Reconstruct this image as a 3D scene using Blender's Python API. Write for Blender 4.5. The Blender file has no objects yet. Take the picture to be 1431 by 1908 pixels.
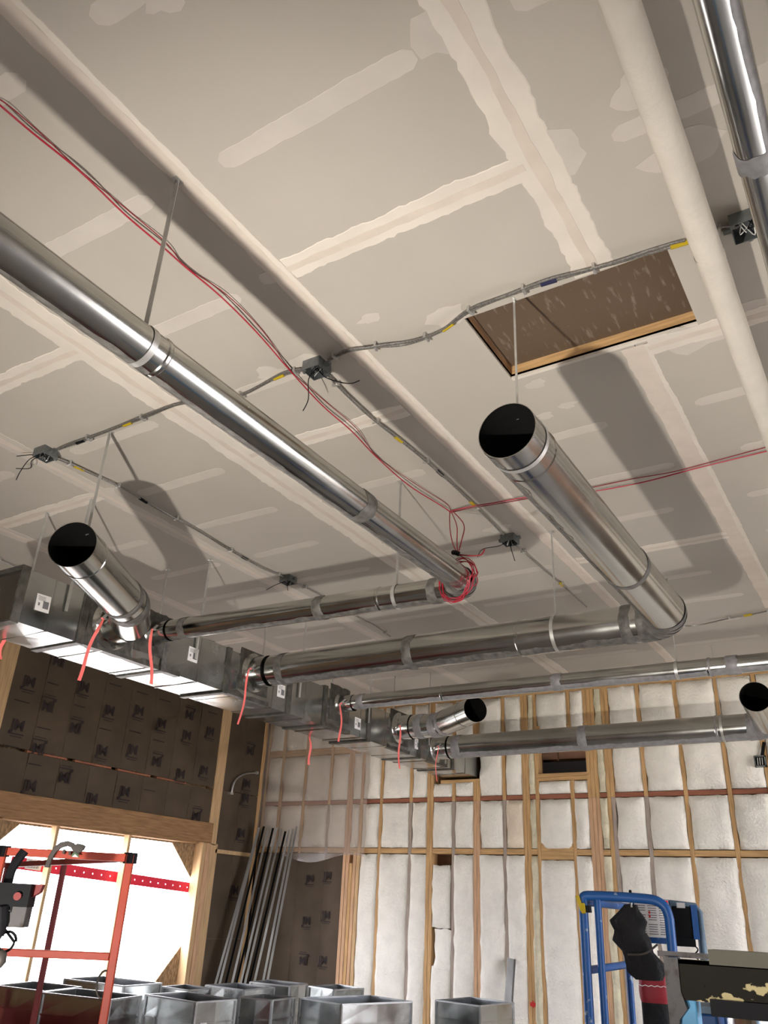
import bpy, bmesh, math, random
from mathutils import Vector, Matrix
import mathutils.noise as mnoise

random.seed(7)
S = bpy.context.scene
COL = S.collection
V = Vector

# ------------------------------------------------------------------ camera
ZC = 1.78                                   # eye height above the floor
FPX, W, H = 1516.6, 1431.0, 1908.0
p_, r_, y_ = math.radians(26.0017), math.radians(2.867), math.radians(32.968)
def _basis():
    F = V((-math.sin(y_) * math.cos(p_), math.cos(y_) * math.cos(p_), math.sin(p_)))
    rt = V((math.cos(y_), math.sin(y_), 0)); up = rt.cross(F)
    c, s = math.cos(r_), math.sin(r_)
    return c * rt + s * up, -s * rt + c * up, F
CR, CU, CF = _basis()
EYE = V((0, 0, ZC))
cam_d = bpy.data.cameras.new('camera'); cam = bpy.data.objects.new('camera', cam_d); COL.objects.link(cam)
cam.matrix_world = Matrix(((CR.x, CU.x, -CF.x, 0), (CR.y, CU.y, -CF.y, 0), (CR.z, CU.z, -CF.z, ZC), (0, 0, 0, 1)))
cam_d.sensor_fit = 'HORIZONTAL'; cam_d.sensor_width = 36.0; cam_d.lens = FPX / W * 36.0
cam_d.clip_start = 0.02; cam_d.clip_end = 200
S.camera = cam

# ------------------------------------------------------------------ sky, lamps, exposure
WORLD = 18.0
w = bpy.data.worlds.new('overcast_sky'); S.world = w; w.use_nodes = True
wn = w.node_tree.nodes; bg = wn['Background']
bg.inputs[0].default_value = (0.91, 0.915, 1.0, 1); bg.inputs[1].default_value = WORLD
lamp_d = bpy.data.lights.new('work_lamp', 'SPOT')
lamp_d.energy = 1250; lamp_d.color = (1.0, 0.94, 0.86); lamp_d.shadow_soft_size = 0.07
lamp_d.spot_size = math.radians(92); lamp_d.spot_blend = 0.8
lamp = bpy.data.objects.new('work_lamp', lamp_d); COL.objects.link(lamp)
lamp.location = (-1.66, -0.6, 0.38)
lamp.rotation_euler = V((-0.12, 0.86, 0.50)).to_track_quat('-Z', 'Y').to_euler()
S.view_settings.view_transform = 'Standard'; S.view_settings.look = 'None'
S.view_settings.gamma = 1.0; S.view_settings.exposure = -0.10
try: S.view_settings.use_curve_mapping = False
except Exception: pass

# ------------------------------------------------------------------ points from the survey of the photograph
def ray(x, y):
    d = (x - W / 2) / FPX * CR - (y - H / 2) / FPX * CU + CF
    return d.normalized()
CEIL = 4.28
XL, YB = -7.9, 9.4                          # inner faces of the left and the back wall
def on_z(x, y, z): d = ray(x, y); return EYE + d * ((z - ZC) / d.z)
def on_x(x, y, X=XL): d = ray(x, y); return EYE + d * (X / d.x)
def on_y(x, y, Y=YB): d = ray(x, y); return EYE + d * (Y / d.y)
def at(x, y, dist): return EYE + ray(x, y) * dist
def ce(x, y, drop=0.0): return on_z(x, y, CEIL - drop)

# ------------------------------------------------------------------ materials
MATS = {}
def mat(name, col, rough=0.7, metal=0.0, var=0.0, vscale=4.0, stretch=(1, 1, 1), bump=0.0, bscale=20.0, col2=None, alpha=1.0,
        detail=4.0, lo=0.35, hi=0.65, aniso=0.0, rvar=0.0, emit=None, spec=0.28, trans=0.0):
    m = bpy.data.materials.new(name); m.use_nodes = True
    nt = m.node_tree; n = nt.nodes; L = nt.links; b = n['Principled BSDF']
    b.inputs['Base Color'].default_value = (*col, 1); b.inputs['Roughness'].default_value = rough
    b.inputs['Metallic'].default_value = metal; b.inputs['Specular IOR Level'].default_value = spec
    if alpha < 1: b.inputs['Alpha'].default_value = alpha
    if aniso: b.inputs['Anisotropic'].default_value = aniso
    if trans: b.inputs['Transmission Weight'].default_value = trans
    tc = n.new('ShaderNodeTexCoord'); mp = n.new('ShaderNodeMapping'); mp.inputs['Scale'].default_value = stretch
    L.new(tc.outputs['Object'], mp.inputs['Vector'])
    if var or col2 or rvar:
        nz = n.new('ShaderNodeTexNoise'); nz.inputs['Scale'].default_value = vscale; nz.inputs['Detail'].default_value = detail
        L.new(mp.outputs[0], nz.inputs['Vector'])
        cr = n.new('ShaderNodeValToRGB'); cr.color_ramp.elements[0].position = lo; cr.color_ramp.elements[1].position = hi
        c2 = col2 or tuple(max(0, c * (1 - var)) for c in col)
        cr.color_ramp.elements[0].color = (*c2, 1); cr.color_ramp.elements[1].color = (*col, 1)
        L.new(nz.outputs['Fac'], cr.inputs[0]); L.new(cr.outputs[0], b.inputs['Base Color'])
        if rvar:
            mr = n.new('ShaderNodeMapRange'); mr.inputs['To Min'].default_value = rough - rvar; mr.inputs['To Max'].default_value = rough + rvar
            mr.inputs['From Min'].default_value = 0.3; mr.inputs['From Max'].default_value = 0.7
            L.new(nz.outputs['Fac'], mr.inputs['Value']); L.new(mr.outputs[0], b.inputs['Roughness'])
    if bump:
        nb = n.new('ShaderNodeTexNoise'); nb.inputs['Scale'].default_value = bscale; nb.inputs['Detail'].default_value = 5
        L.new(mp.outputs[0], nb.inputs['Vector'])
        bp = n.new('ShaderNodeBump'); bp.inputs['Strength'].default_value = bump; bp.inputs['Distance'].default_value = 0.02
        L.new(nb.outputs['Fac'], bp.inputs['Height']); L.new(bp.outputs[0], b.inputs['Normal'])
    MATS[name] = m
    return m
M = MATS
mat('drywall', (0.445, 0.408, 0.355), 0.9, var=0.06, vscale=1.6, bump=0.03, bscale=120)
mat('compound', (0.655, 0.60, 0.525), 0.85, var=0.08, vscale=5, bump=0.05, bscale=30)
mat('compound_thin', (0.535, 0.49, 0.435), 0.88, var=0.07, vscale=6)
mat('tape', (0.60, 0.525, 0.45), 0.88, var=0.08, vscale=9)
mat('galv', (0.50, 0.50, 0.475), 0.19, 1.0, var=0.14, vscale=4, rvar=0.04, lo=0.3, hi=0.7, bump=0.004, bscale=3)
mat('galv_flat', (0.52, 0.535, 0.525), 0.22, 1.0, var=0.25, vscale=3, rvar=0.08, bump=0.02, bscale=5)
mat('galv_matte', (0.50, 0.51, 0.51), 0.42, 1.0, var=0.2, vscale=9)
mat('strap_metal', (0.58, 0.575, 0.55), 0.42, 0.75, var=0.15, vscale=14)
mat('sealant', (0.15, 0.143, 0.13), 0.5, 0.1, var=0.5, vscale=22, stretch=(1, 1, 1), bump=0.25, bscale=45)
mat('sealant_light', (0.29, 0.285, 0.29), 0.5, 0.2, var=0.25, vscale=24, bump=0.2, bscale=40)
mat('sealant_dark', (0.11, 0.105, 0.09), 0.42, 0.35, var=0.55, vscale=14, bump=0.3, bscale=25)
mat('inside_shade', (0.006, 0.006, 0.006), 0.95, spec=0.1)  # matt black: the dark inside of open duct ends put into the colour
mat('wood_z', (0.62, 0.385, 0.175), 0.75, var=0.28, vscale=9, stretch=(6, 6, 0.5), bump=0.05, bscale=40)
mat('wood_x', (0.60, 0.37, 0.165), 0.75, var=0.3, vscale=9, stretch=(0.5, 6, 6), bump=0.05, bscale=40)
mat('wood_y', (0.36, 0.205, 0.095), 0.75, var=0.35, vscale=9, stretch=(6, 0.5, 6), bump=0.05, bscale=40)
mat('wood_pale', (0.60, 0.405, 0.215), 0.75, var=0.22, vscale=8, stretch=(6, 6, 0.5))
mat('wood_pink', (0.64, 0.40, 0.235), 0.75, var=0.25, vscale=9, stretch=(6, 6, 0.5))
mat('wood_grey', (0.43, 0.355, 0.30), 0.85, var=0.25, vscale=9, stretch=(6, 6, 0.7))
mat('wood_red', (0.34, 0.13, 0.075), 0.75, var=0.25, vscale=9, stretch=(0.5, 6, 6))
mat('wood_dark', (0.16, 0.075, 0.035), 0.8, var=0.3, vscale=7, stretch=(0.5, 6, 6))
mat('osb', (0.40, 0.265, 0.14), 0.8, var=0.5, vscale=22, stretch=(1, 1.6, 0.8), detail=2)
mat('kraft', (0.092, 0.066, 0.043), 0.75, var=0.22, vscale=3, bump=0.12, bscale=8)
mat('ink', (0.028, 0.020, 0.020), 0.8)
mat('batt', (0.87, 0.835, 0.75), 0.95, var=0.12, vscale=7, bump=0.55, bscale=38, lo=0.25, hi=0.6)
mat('batt_warm', (0.80, 0.69, 0.54), 0.95, var=0.14, vscale=6, bump=0.5, bscale=38)
mat('batt_yellow', (0.74, 0.68, 0.50), 0.95, var=0.2, vscale=9, bump=0.5, bscale=38)
mat('plastic', (0.46, 0.385, 0.33), 0.2, alpha=0.43, bump=0.35, bscale=5, spec=0.6)
mat('void_shade', (0.02, 0.017, 0.014), 0.95, spec=0.1)  # near black, stands for the shade behind the wall opening
mat('brown_board', (0.115, 0.078, 0.05), 0.85, col2=(0.19, 0.15, 0.11), vscale=34, stretch=(1.3, 0.28, 1), lo=0.30, hi=0.42, detail=6)
mat('concrete', (0.44, 0.42, 0.385), 0.75, var=0.25, vscale=2.0, bump=0.05)
mat('gravel', (0.55, 0.52, 0.47), 0.95, var=0.2, vscale=3)
mat('wall_board', (0.50, 0.42, 0.33), 0.9, var=0.2, vscale=2)
mat('pipe_white', (0.70, 0.65, 0.565), 0.75, var=0.06, vscale=7, bump=0.35, bscale=12)
mat('red_wire', (0.36, 0.016, 0.035), 0.45)
mat('red_wire_dark', (0.23, 0.012, 0.022), 0.5)
mat('black', (0.007, 0.007, 0.008), 0.6, spec=0.12)
mat('black_cloth', (0.010, 0.0095, 0.010), 0.75, spec=0.2, bump=0.5, bscale=30)
mat('cable', (0.33, 0.315, 0.29), 0.38, 0.7, var=0.5, vscale=120, stretch=(1, 1, 1))
mat('yellow', (0.42, 0.30, 0.01), 0.5)
mat('navy', (0.02, 0.02, 0.06), 0.5)
mat('box_grey', (0.22, 0.235, 0.235), 0.38, 0.7, var=0.3, vscale=18)
mat('ribbon', (0.86, 0.17, 0.15), 0.5, var=0.1, vscale=12)
mat('white_label', (0.72, 0.70, 0.68), 0.55)
mat('print_grey', (0.16, 0.155, 0.16), 0.6)
mat('print_red', (0.6, 0.03, 0.03), 0.5)
mat('orange', (0.43, 0.050, 0.020), 0.42, var=0.12, vscale=7)
mat('orange_dark', (0.20, 0.024, 0.022), 0.5, var=0.2, vscale=6)
mat('blue', (0.012, 0.070, 0.235), 0.42, col2=(0.22, 0.28, 0.36), vscale=16, lo=0.29, hi=0.33, detail=6)
mat('blue_grey', (0.12, 0.18, 0.24), 0.5, var=0.3, vscale=9)
mat('light_blue', (0.085, 0.32, 0.55), 0.45, var=0.25, vscale=8)
mat('worn_black', (0.012, 0.010, 0.006), 0.6, spec=0.10, col2=(0.50, 0.42, 0.22), vscale=6.5, lo=0.40, hi=0.412, detail=7, stretch=(1, 1, 1.5))
mat('worn_grey', (0.085, 0.08, 0.08), 0.6, 0.0, col2=(0.04, 0.03, 0.025), vscale=14, lo=0.38, hi=0.5, detail=7)
mat('sheet_olive', (0.10, 0.094, 0.068), 0.6, 0.0, var=0.15, vscale=6)
mat('tool_grey', (0.07, 0.06, 0.052), 0.5, 0.2, var=0.3, vscale=16)
mat('red_bag', (0.22, 0.012, 0.018), 0.55, bump=0.4, bscale=16)
mat('green', (0.06, 0.12, 0.05), 0.5)
mat('stainless', (0.72, 0.73, 0.74), 0.14, 1.0, bump=0.02, bscale=6)
mat('stud_steel', (0.55, 0.56, 0.57), 0.33, 0.8, var=0.3, vscale=6, stretch=(1, 1, 0.4))
mat('strap_red', (0.80, 0.035, 0.07), 0.5)
mat('duct_inside', (0.30, 0.32, 0.34), 0.4, 0.8, var=0.2, vscale=4)

# ------------------------------------------------------------------ mesh builder
def frame_from(d):
    d = d.normalized(); a = V((0, 0, 1)) if abs(d.z) < 0.9 else V((0, 1, 0))
    u = d.cross(a).normalized(); return u, u.cross(d).normalized()
class MB:
    def __init__(s): s.v = []; s.f = []; s.m = []; s.mi = 0
    def add(s, vs, fs):
        o = len(s.v); s.v += [V(x) for x in vs]; s.f += [tuple(o + i for i in f) for f in fs]; s.m += [s.mi] * len(fs)
        return s
    def box(s, a, b):
        x0, x1 = sorted((a[0], b[0])); y0, y1 = sorted((a[1], b[1])); z0, z1 = sorted((a[2], b[2]))
        return s.add([(x0, y0, z0), (x1, y0, z0), (x1, y1, z0), (x0, y1, z0), (x0, y0, z1), (x1, y0, z1), (x1, y1, z1), (x0, y1, z1)],
              [(3, 2, 1, 0), (4, 5, 6, 7), (0, 1, 5, 4), (1, 2, 6, 5), (2, 3, 7, 6), (3, 0, 4, 7)])
    def obox(s, c, ax, ay, az):
        c = V(c); P = []
        for k in (-1, 1):
            for i, j in ((-1, -1), (1, -1), (1, 1), (-1, 1)): P.append(c + ax * i + ay * j + az * k)
        return s.add(P, [(3, 2, 1, 0), (4, 5, 6, 7), (0, 1, 5, 4), (1, 2, 6, 5), (2, 3, 7, 6), (3, 0, 4, 7)])
    def bar(s, a, b, wx, wy, up=None):
        a, b = V(a), V(b); d = b - a; l = d.length; d.normalize()
        if up is None: u, v = frame_from(d)
        else: u = d.cross(V(up)).normalized(); v = u.cross(d)
        return s.obox((a + b) / 2, u * wx / 2, v * wy / 2, d * l / 2)
    def prism(s, pts, off):
        n = len(pts); off = V(off); P = [V(p) for p in pts] + [V(p) + off for p in pts]
        return s.add(P, [tuple(range(n))[::-1], tuple(range(n, 2 * n))] + [(i, (i + 1) % n, n + (i + 1) % n, n + i) for i in range(n)])
    def tube(s, pts, r, n=8, caps=True, closed=False):
        pts = [V(p) for p in pts]; N = len(pts); rs = r if isinstance(r, (list, tuple)) else [r] * N
        T = []
        for i in range(N):
            if closed: t = pts[(i + 1) % N] - pts[i - 1]
            else: t = pts[min(i + 1, N - 1)] - pts[max(i - 1, 0)]
            T.append(t.normalized() if t.length > 1e-9 else V((0, 0, 1)))
        u, v = frame_from(T[0]); vs = []
        for i in range(N):
            u = (u - T[i] * u.dot(T[i])).normalized(); v = T[i].cross(u)
            for k in range(n):
                a = 2 * math.pi * k / n; vs.append(pts[i] + (u * math.cos(a) + v * math.sin(a)) * rs[i])
        fs = []
        for i in range(N if closed else N - 1):
            j = (i + 1) % N
            for k in range(n):
                k2 = (k + 1) % n; fs.append((i * n + k, i * n + k2, j * n + k2, j * n + k))
        if caps and not closed: fs += [tuple(range(n))[::-1], tuple(range((N - 1) * n, N * n))]
        return s.add(vs, fs)
    def grid(s, P, nu, nv, flip=False):
        fs = []
        for i in range(nu - 1):
            for j in range(nv - 1):
                q = (i * nv + j, (i + 1) * nv + j, (i + 1) * nv + j + 1, i * nv + j + 1)
                fs.append(q[::-1] if flip else q)
        return s.add(P, fs)
    def build(s, name, m, parent=None, smooth=False, angle=35, kind=None):
        me = bpy.data.meshes.new(name); off = V((0, 0, 0))
        if parent is not None:
            off = V(parent['_o']) if '_o' in parent.keys() else V((0, 0, 0))
        me.from_pydata([tuple(p - off) for p in s.v], [], s.f)
        for k in (m if isinstance(m, (list, tuple)) else [m]): me.materials.append(M[k])
        if any(s.m): me.polygons.foreach_set('material_index', s.m)
        if smooth:
            me.polygons.foreach_set('use_smooth', [True] * len(me.polygons)); me.set_sharp_from_angle(angle=math.radians(angle))
        me.update()
        o = bpy.data.objects.new(name, me); COL.objects.link(o)
        if parent is not None: o.parent = parent; o['_o'] = tuple(off)
        if kind: o['kind'] = kind
        return o
def bevel(o, w=0.004, seg=2):
    b = o.modifiers.new('bevel', 'BEVEL'); b.width = w; b.segments = seg; b.limit_method = 'ANGLE'; return o
def thing(name, label, cat, loc, group=None):
    o = bpy.data.objects.new(name, None); COL.objects.link(o); o.location = loc; o.empty_display_size = 0.1
    o['_o'] = tuple(loc); o['label'] = label; o['category'] = cat
    if group: o['group'] = group
    return o
def tag(o, label, cat, group=None):
    o['label'] = label; o['category'] = cat
    if group: o['group'] = group
    return o
def struct(o): o['kind'] = 'structure'; return o
def rnd(a, b): return random.uniform(a, b)
def spline(pts, per=6):
    pts = [V(p) for p in pts]; out = []
    for i in range(len(pts) - 1):
        p0 = pts[max(i - 1, 0)]; p1 = pts[i]; p2 = pts[i + 1]; p3 = pts[min(i + 2, len(pts) - 1)]
        for k in range(per):
            t = k / per
            out.append(0.5 * ((2 * p1) + (p2 - p0) * t + (2 * p0 - 5 * p1 + 4 * p2 - p3) * t * t + (3 * p1 - p0 - 3 * p2 + p3) * t ** 3))
    out.append(pts[-1]); return out

# ================================================================== STRUCTURE
X0, X1, Y0, Y1 = XL, 4.6, -5.0, YB
fl = struct(MB().box((XL - 0.25, Y0 - 0.2, -0.15), (X1 + 0.2, YB + 0.25, 0)).build('floor', 'concrete'))
gr = struct(MB().box((-40, -40, -0.32), (40, 40, -0.16)).build('ground', 'gravel'))

# ---- ceiling: backing, drywall sheets with joints between, mud and tape
HX0, HX1, HY0, HY1 = -1.367, -0.437, 2.715, 3.262          # attic access hole
b = MB()
zt0, zt1 = CEIL + 0.0135, CEIL + 0.03
for a in (((XL - 0.2, Y0 - 0.2), (HX0, YB + 0.2)), ((HX1, Y0 - 0.2), (X1 + 0.2, YB + 0.2)), ((HX0, Y0 - 0.2), (HX1, HY0)), ((HX0, HY1), (HX1, YB + 0.2))):
    b.box((*a[0], zt0), (*a[1], zt1))
ceil = struct(b.build('ceiling', 'drywall'))
JX = [-7.9, -6.83, -5.61, -4.39, -3.17, -1.95, -0.735, 0.485, 1.705]
BUTT = {0: [1.4, 5.06], 1: [2.6, 6.26], 2: [3.19, 6.85], 3: [1.99, 5.65], 4: [3.25, 6.91], 5: [2.05, 5.71], 6: [3.33, 6.99], 7: [1.4, 5.06]}
G = 0.002
for c in range(8):
    x0, x1 = JX[c] + G, JX[c + 1] - G
    ys = [-1.6] + [q for q in BUTT[c]] + [YB]
    for i in range(len(ys) - 1):
        ya, yb = ys[i] + G, ys[i + 1] - G
        bb = MB(); z = CEIL
        if c == 5 and ya < HY0 < yb:
            pts = [(x0, ya), (x1, ya), (x1, HY0), (HX0, HY0), (HX0, HY1), (x1, HY1), (x1, yb), (x0, yb)]
        elif c == 6 and ya < HY0 < yb and HY1 < yb:
            pts = [(x0, ya), (x1, ya), (x1, yb), (x0, yb), (x0, HY1), (HX1, HY1), (HX1, HY0), (x0, HY0)]
        else: pts = [(x0, ya), (x1, ya), (x1, yb), (x0, yb)]
        bb.prism([(q[0], q[1], z) for q in pts], (0, 0, 0.0128)).build('drywall_sheet', 'drywall', ceil)
def strip(a, b_, wid, layer, m, name, jag=0.02, step=0.03, seed=0, taper=0.0):
    """mud or tape on the ceiling between two points, ragged edges, real thickness"""
    a, b_ = V((a[0], a[1], 0)), V((b_[0], b_[1], 0)); d = b_ - a; L = d.length; d.normalize(); n = V((-d.y, d.x, 0))
    N = max(4, int(L / step)); lo, hi = [], []
    for i in range(N + 1):
        t = i / N; q = a + d * L * t
        e = wid / 2
        if taper: e *= min(1.0, 0.45 + math.sqrt(max(0, min(t, 1 - t) * L / taper)))
        n1 = 0.55 * mnoise.noise(V((i * step * 2.6 + seed * 9.1, seed, 0))) + 0.45 * mnoise.noise(V((i * step * 31 + seed, 8.1, seed))) + 0.45 * mnoise.noise(V((i * step * 9 + seed, 3.3, seed)))
        n2 = 0.55 * mnoise.noise(V((i * step * 2.6 + seed * 5.7, seed, 7))) + 0.45 * mnoise.noise(V((i * step * 31 - seed, 2.1, seed))) + 0.45 * mnoise.noise(V((i * step * 9 - seed, 1.3, seed)))
        lo.append(q - n * (e + jag * n1)); hi.append(q + n * (e + jag * n2))
    z0, z1 = CEIL, CEIL - 0.0011 * layer
    P = []
    for i in range(N + 1):
        lo2 = lo[i].lerp(hi[i], 0.03); hi2 = hi[i].lerp(lo[i], 0.03)
        P += [V((lo[i].x, lo[i].y, z0)), V((lo2.x, lo2.y, z1)), V((hi2.x, hi2.y, z1)), V((hi[i].x, hi[i].y, z0))]
    mb = MB(); mb.grid(P, N + 1, 4, True)
    mb.add([P[0], P[1], P[2], P[3]], [(3, 2, 1, 0)]); mb.add(P[-4:], [(0, 1, 2, 3)])
    return mb.build(name, m, ceil)
sd = 1
for k in range(1, 8):                                            # long joints, along Y
    x = JX[k]; segs = [(-1.3, YB - 0.02)]
    if k == 6: segs = [(-1.3, HY0 - 0.01), (HY1 + 0.03, YB - 0.02)]
    for (ya, yb) in segs:
        sd += 1
        if k == 5 or (k == 6 and ya > 3):                        # paper still bare, one ridge of mud
            strip((x - 0.005, ya), (x - 0.005, yb), 0.075 if k == 5 else 0.13, 2, 'tape', 'paper_tape', 0.016, 0.04, sd + 40)
            strip((x + (0.042 if k == 5 else 0.05), ya), (x + (0.042 if k == 5 else 0.05), yb), 0.026, 3, 'compound', 'joint_compound', 0.011, 0.025, sd)
            continue
        wid = {6: 0.17, 4: 0.19}.get(k, 0.15)
        strip((x, ya), (x, yb), wid, 2, 'compound' if k in (4, 6) else 'compound_thin', 'joint_compound', 0.03, 0.025, sd)
        strip((x, ya), (x, yb), 0.042, 3, 'tape', 'paper_tape', 0.018, 0.05, sd + 40)
for c in range(8):                                               # butt joints and thin bands over the joists, along X
    xa, xb = JX[c], JX[c + 1]
    for q in BUTT[c]:
        if c == 6 and HY0 < q < HY1: continue
        sd += 1
        strip((xa + 0.06, q), (xb - 0.05, q), 0.125, 2.2, 'compound', 'joint_compound', 0.024, 0.025, sd)
        strip((xa + 0.05, q), (xb - 0.05, q), 0.036, 3.2, 'tape', 'paper_tape', 0.014, 0.05, sd + 40)
    jy = 0.25
    while jy < 8.9:
        if all(abs(jy - q) > 0.2 for q in BUTT[c]) and not (c in (5, 6) and HY0 - 0.15 < jy < HY1 + 0.12) and c >= 2 and mnoise.noise(V((c * 3.1, jy * 5, 2))) > -0.35:
            sd += 1; l0 = rnd(0.12, 0.3); l1 = rnd(0.12, 0.35)
            strip((xa + l0, jy + rnd(-.01, .01)), (xb - l1, jy + rnd(-.01, .01)), 0.085, 1, 'compound_thin', 'thin_compound', 0.012, 0.03, sd, taper=0.12)
        jy += 0.61
for (x, y, rr) in ((-0.735, 2.06, 0.15), (-0.80, 1.43, 0.12), (-1.95, 2.05, 0.09), (-3.17, 1.99, 0.12), (-4.39, 3.19, 0.12), (-1.42, 2.66, 0.11), (-0.25, 2.25, 0.13), (-0.32, 1.93, 0.1),
                   (-2.85, 2.35, 0.07), (-2.45, 2.62, 0.08), (-2.25, 2.63, 0.09), (-1.27, 3.36, 0.06), (-1.2, 3.62, 0.05), (-1.35, 3.66, 0.05), (-1.76, 2.5, 0.05), (-1.5, 0.9, 0.08), (-0.5, 3.35, 0.16), (-0.1, 3.3, 0.15), (-2.2, 4.9, 0.09), (-1.55, 4.75, 0.07)):
    sd += 1; pts = []
    for k in range(18):
        a = 2 * math.pi * k / 18; q = rr * (0.8 + 0.5 * mnoise.noise(V((math.cos(a) * 1.5 + sd, math.sin(a) * 1.5, sd * 0.7))))
        pts.append((x + q * math.cos(a) * 1.25, y + q * math.sin(a) * 0.8, CEIL - 0.0013))
    MB().prism(pts, (0, 0, 0.0013)).build('compound_patch', 'compound_thin', ceil)
# attic access: timber frame and brown panel laid in the hole
zf = CEIL + 0.14
for nm, a, c_, m_ in (('frame_board', (HX0, HY1, CEIL + 0.013), (HX1, HY1 + 0.038, zf), 'wood_x'), ('frame_board', (HX0, HY0 - 0.038, CEIL + 0.013), (HX1, HY0, zf), 'wood_x'),
                    ('frame_board', (HX0 - 0.038, HY0 - 0.038, CEIL + 0.013), (HX0, HY1 + 0.038, zf), 'wood_y'), ('frame_board', (HX1, HY0 - 0.038, CEIL + 0.013), (HX1 + 0.038, HY1 + 0.038, zf), 'wood_y')):
    MB().box(a, c_).build(nm, m_, ceil)
MB().box((HX0 + 0.002, HY0 + 0.002, CEIL + 0.08), (HX1 - 0.002, HY1 - 0.002, CEIL + 0.10)).build('access_panel', 'brown_board', ceil)
for (x0, y0, x1, y1) in ((HX0, HY1 - 0.012, HX1, HY1 + 0.006),):
    MB().box((x0, y0 + 0.006, CEIL - 0.001), (x1, y1 + 0.008, CEIL + 0.012)).build('cut_drywall_edge', 'compound', ceil)

# ---- left wall: OSB sheathing with the clipped opening, posts, header, kraft faced batts
XS = XL - 0.15
octa = [on_x(*q, XS) for q in ((37, 1536), (322, 1567), (361, 1646), (347, 1750), (283, 1838))]
YW0 = on_x(37, 1536, XS).y; zt = octa[0].z; zb = octa[4].z
hole = [(octa[0].y, zt), (octa[1].y, zt), (octa[2].y, octa[2].z), (octa[3].y, octa[3].z), (octa[4].y, zb), (octa[0].y - 0.05, zb), (octa[0].y - 0.52, octa[3].z), (octa[0].y - 0.47, octa[2].z)]
ow = [(Y0 - 0.2, 0), (YB + 0.2, 0), (YB + 0.2, CEIL + 0.03), (Y0 - 0.2, CEIL + 0.03)]
bm = bmesh.new()
def ringv(pts, x): return [bm.verts.new((x, q[0], q[1])) for q in pts]
for x in (XS, XS - 0.014):
    o_ = ringv(ow, x); h_ = ringv(hole, x)
    es = [bm.edges.new((o_[i], o_[(i + 1) % 4])) for i in range(4)] + [bm.edges.new((h_[i], h_[(i + 1) % 8])) for i in range(8)]
    bmesh.ops.triangle_fill(bm, edges=es, use_beauty=True)
    if x == XS: keep = (o_, h_)
    else:
        for A, B in ((keep[0], o_), (keep[1], h_)):
            for i in range(len(A)): bm.faces.new((A[i], A[(i + 1) % len(A)], B[(i + 1) % len(A)], B[i]))
bmesh.ops.recalc_face_normals(bm, faces=bm.faces)
me = bpy.data.meshes.new('wall_left'); bm.to_mesh(me); bm.free(); me.materials.append(M['osb'])
wl = bpy.data.objects.new('wall_left', me); COL.objects.link(wl); struct(wl)
def lwbox(name, ya, yb, za, zb_, m_, xo=0.0, dep=0.14):
    return bevel(MB().box((XL + xo - dep, ya, za), (XL + xo, yb, zb_)).build(name, m_, wl), 0.003, 1)
zh0, zh1 = on_x(200, 1545).z, on_x(200, 1503).z
zh0, zh1 = 2.45, 2.69
yp0, yp1 = 8.385, 8.56
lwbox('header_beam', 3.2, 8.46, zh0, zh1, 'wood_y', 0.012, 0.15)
lwbox('post', yp0 + 0.08, yp1, zh0 - 0.02, CEIL, 'wood_pale'); lwbox('post', yp0, yp0 + 0.08, zh1, CEIL, 'wood_pale')
lwbox('post', 8.472, 8.60, 0, zh0 - 0.002, 'wood_pale')
lwbox('trimmer', 8.325, 8.395, 0, zh0, 'wood_pale', -0.01); lwbox('trimmer', 8.397, 8.47, 0, zh0, 'wood_pink', 0.0)
lwbox('post', 4.95, 5.13, zh1, CEIL, 'wood_pale')
for yy in (6.10, 7.12): lwbox('window_stud', yy - 0.02, yy + 0.02, 0, zh0, 'wood_pale', -0.02, 0.09)
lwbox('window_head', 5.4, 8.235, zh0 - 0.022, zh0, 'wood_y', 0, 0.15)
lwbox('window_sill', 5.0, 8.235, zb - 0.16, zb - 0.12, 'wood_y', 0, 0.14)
lwbox('corner_stud', 9.30, 9.37, 0, CEIL, 'wood_z', -0.002)
lwbox('blocking', yp1, 9.3, 2.34, 2.39, 'wood_pale', 0.0)
for yy in (3.2, -0.5, -4.9): lwbox('post', yy - 0.09, yy + 0.09, 0, zh0, 'wood_pale')
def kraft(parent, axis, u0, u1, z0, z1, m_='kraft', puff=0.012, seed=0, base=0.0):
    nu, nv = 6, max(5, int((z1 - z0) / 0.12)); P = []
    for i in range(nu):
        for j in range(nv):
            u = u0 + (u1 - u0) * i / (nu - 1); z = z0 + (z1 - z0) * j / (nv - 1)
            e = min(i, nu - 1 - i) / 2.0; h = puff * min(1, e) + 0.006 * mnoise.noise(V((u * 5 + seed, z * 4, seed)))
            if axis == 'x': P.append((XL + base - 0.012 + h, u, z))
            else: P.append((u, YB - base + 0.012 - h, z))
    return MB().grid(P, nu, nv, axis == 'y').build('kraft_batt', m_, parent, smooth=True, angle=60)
LB = []
ys = [5.13 + (yp0 - 5.13) * i / 8 for i in range(9)]
for i in range(8):
    for (za, zb_) in ((zh1, 3.10), (3.125, CEIL)):
        LB.append((ys[i], ys[i + 1], za, zb_, kraft(wl, 'x', ys[i] + 0.002, ys[i + 1] - 0.002, za + 0.002, zb_ - 0.002, seed=i)))
for (ya, yb) in ((yp1 + 0.002, 8.93), (8.932, 9.30)):
    for (za, zb_) in ((0.05, 1.35), (1.352, 2.335), (2.39, 3.12), (3.13, CEIL)):
        LB.append((ya, yb, za, zb_, kraft(wl, 'x', ya, yb, za, zb_, seed=ya)))
for k in range(4): lwbox('ripped_seam', 5.5 + 0.62 * k, 6.02 + 0.62 * k, 3.102, 3.123, 'wood_red', -0.004 if k != 1 else 0.002, 0.05)
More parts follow.
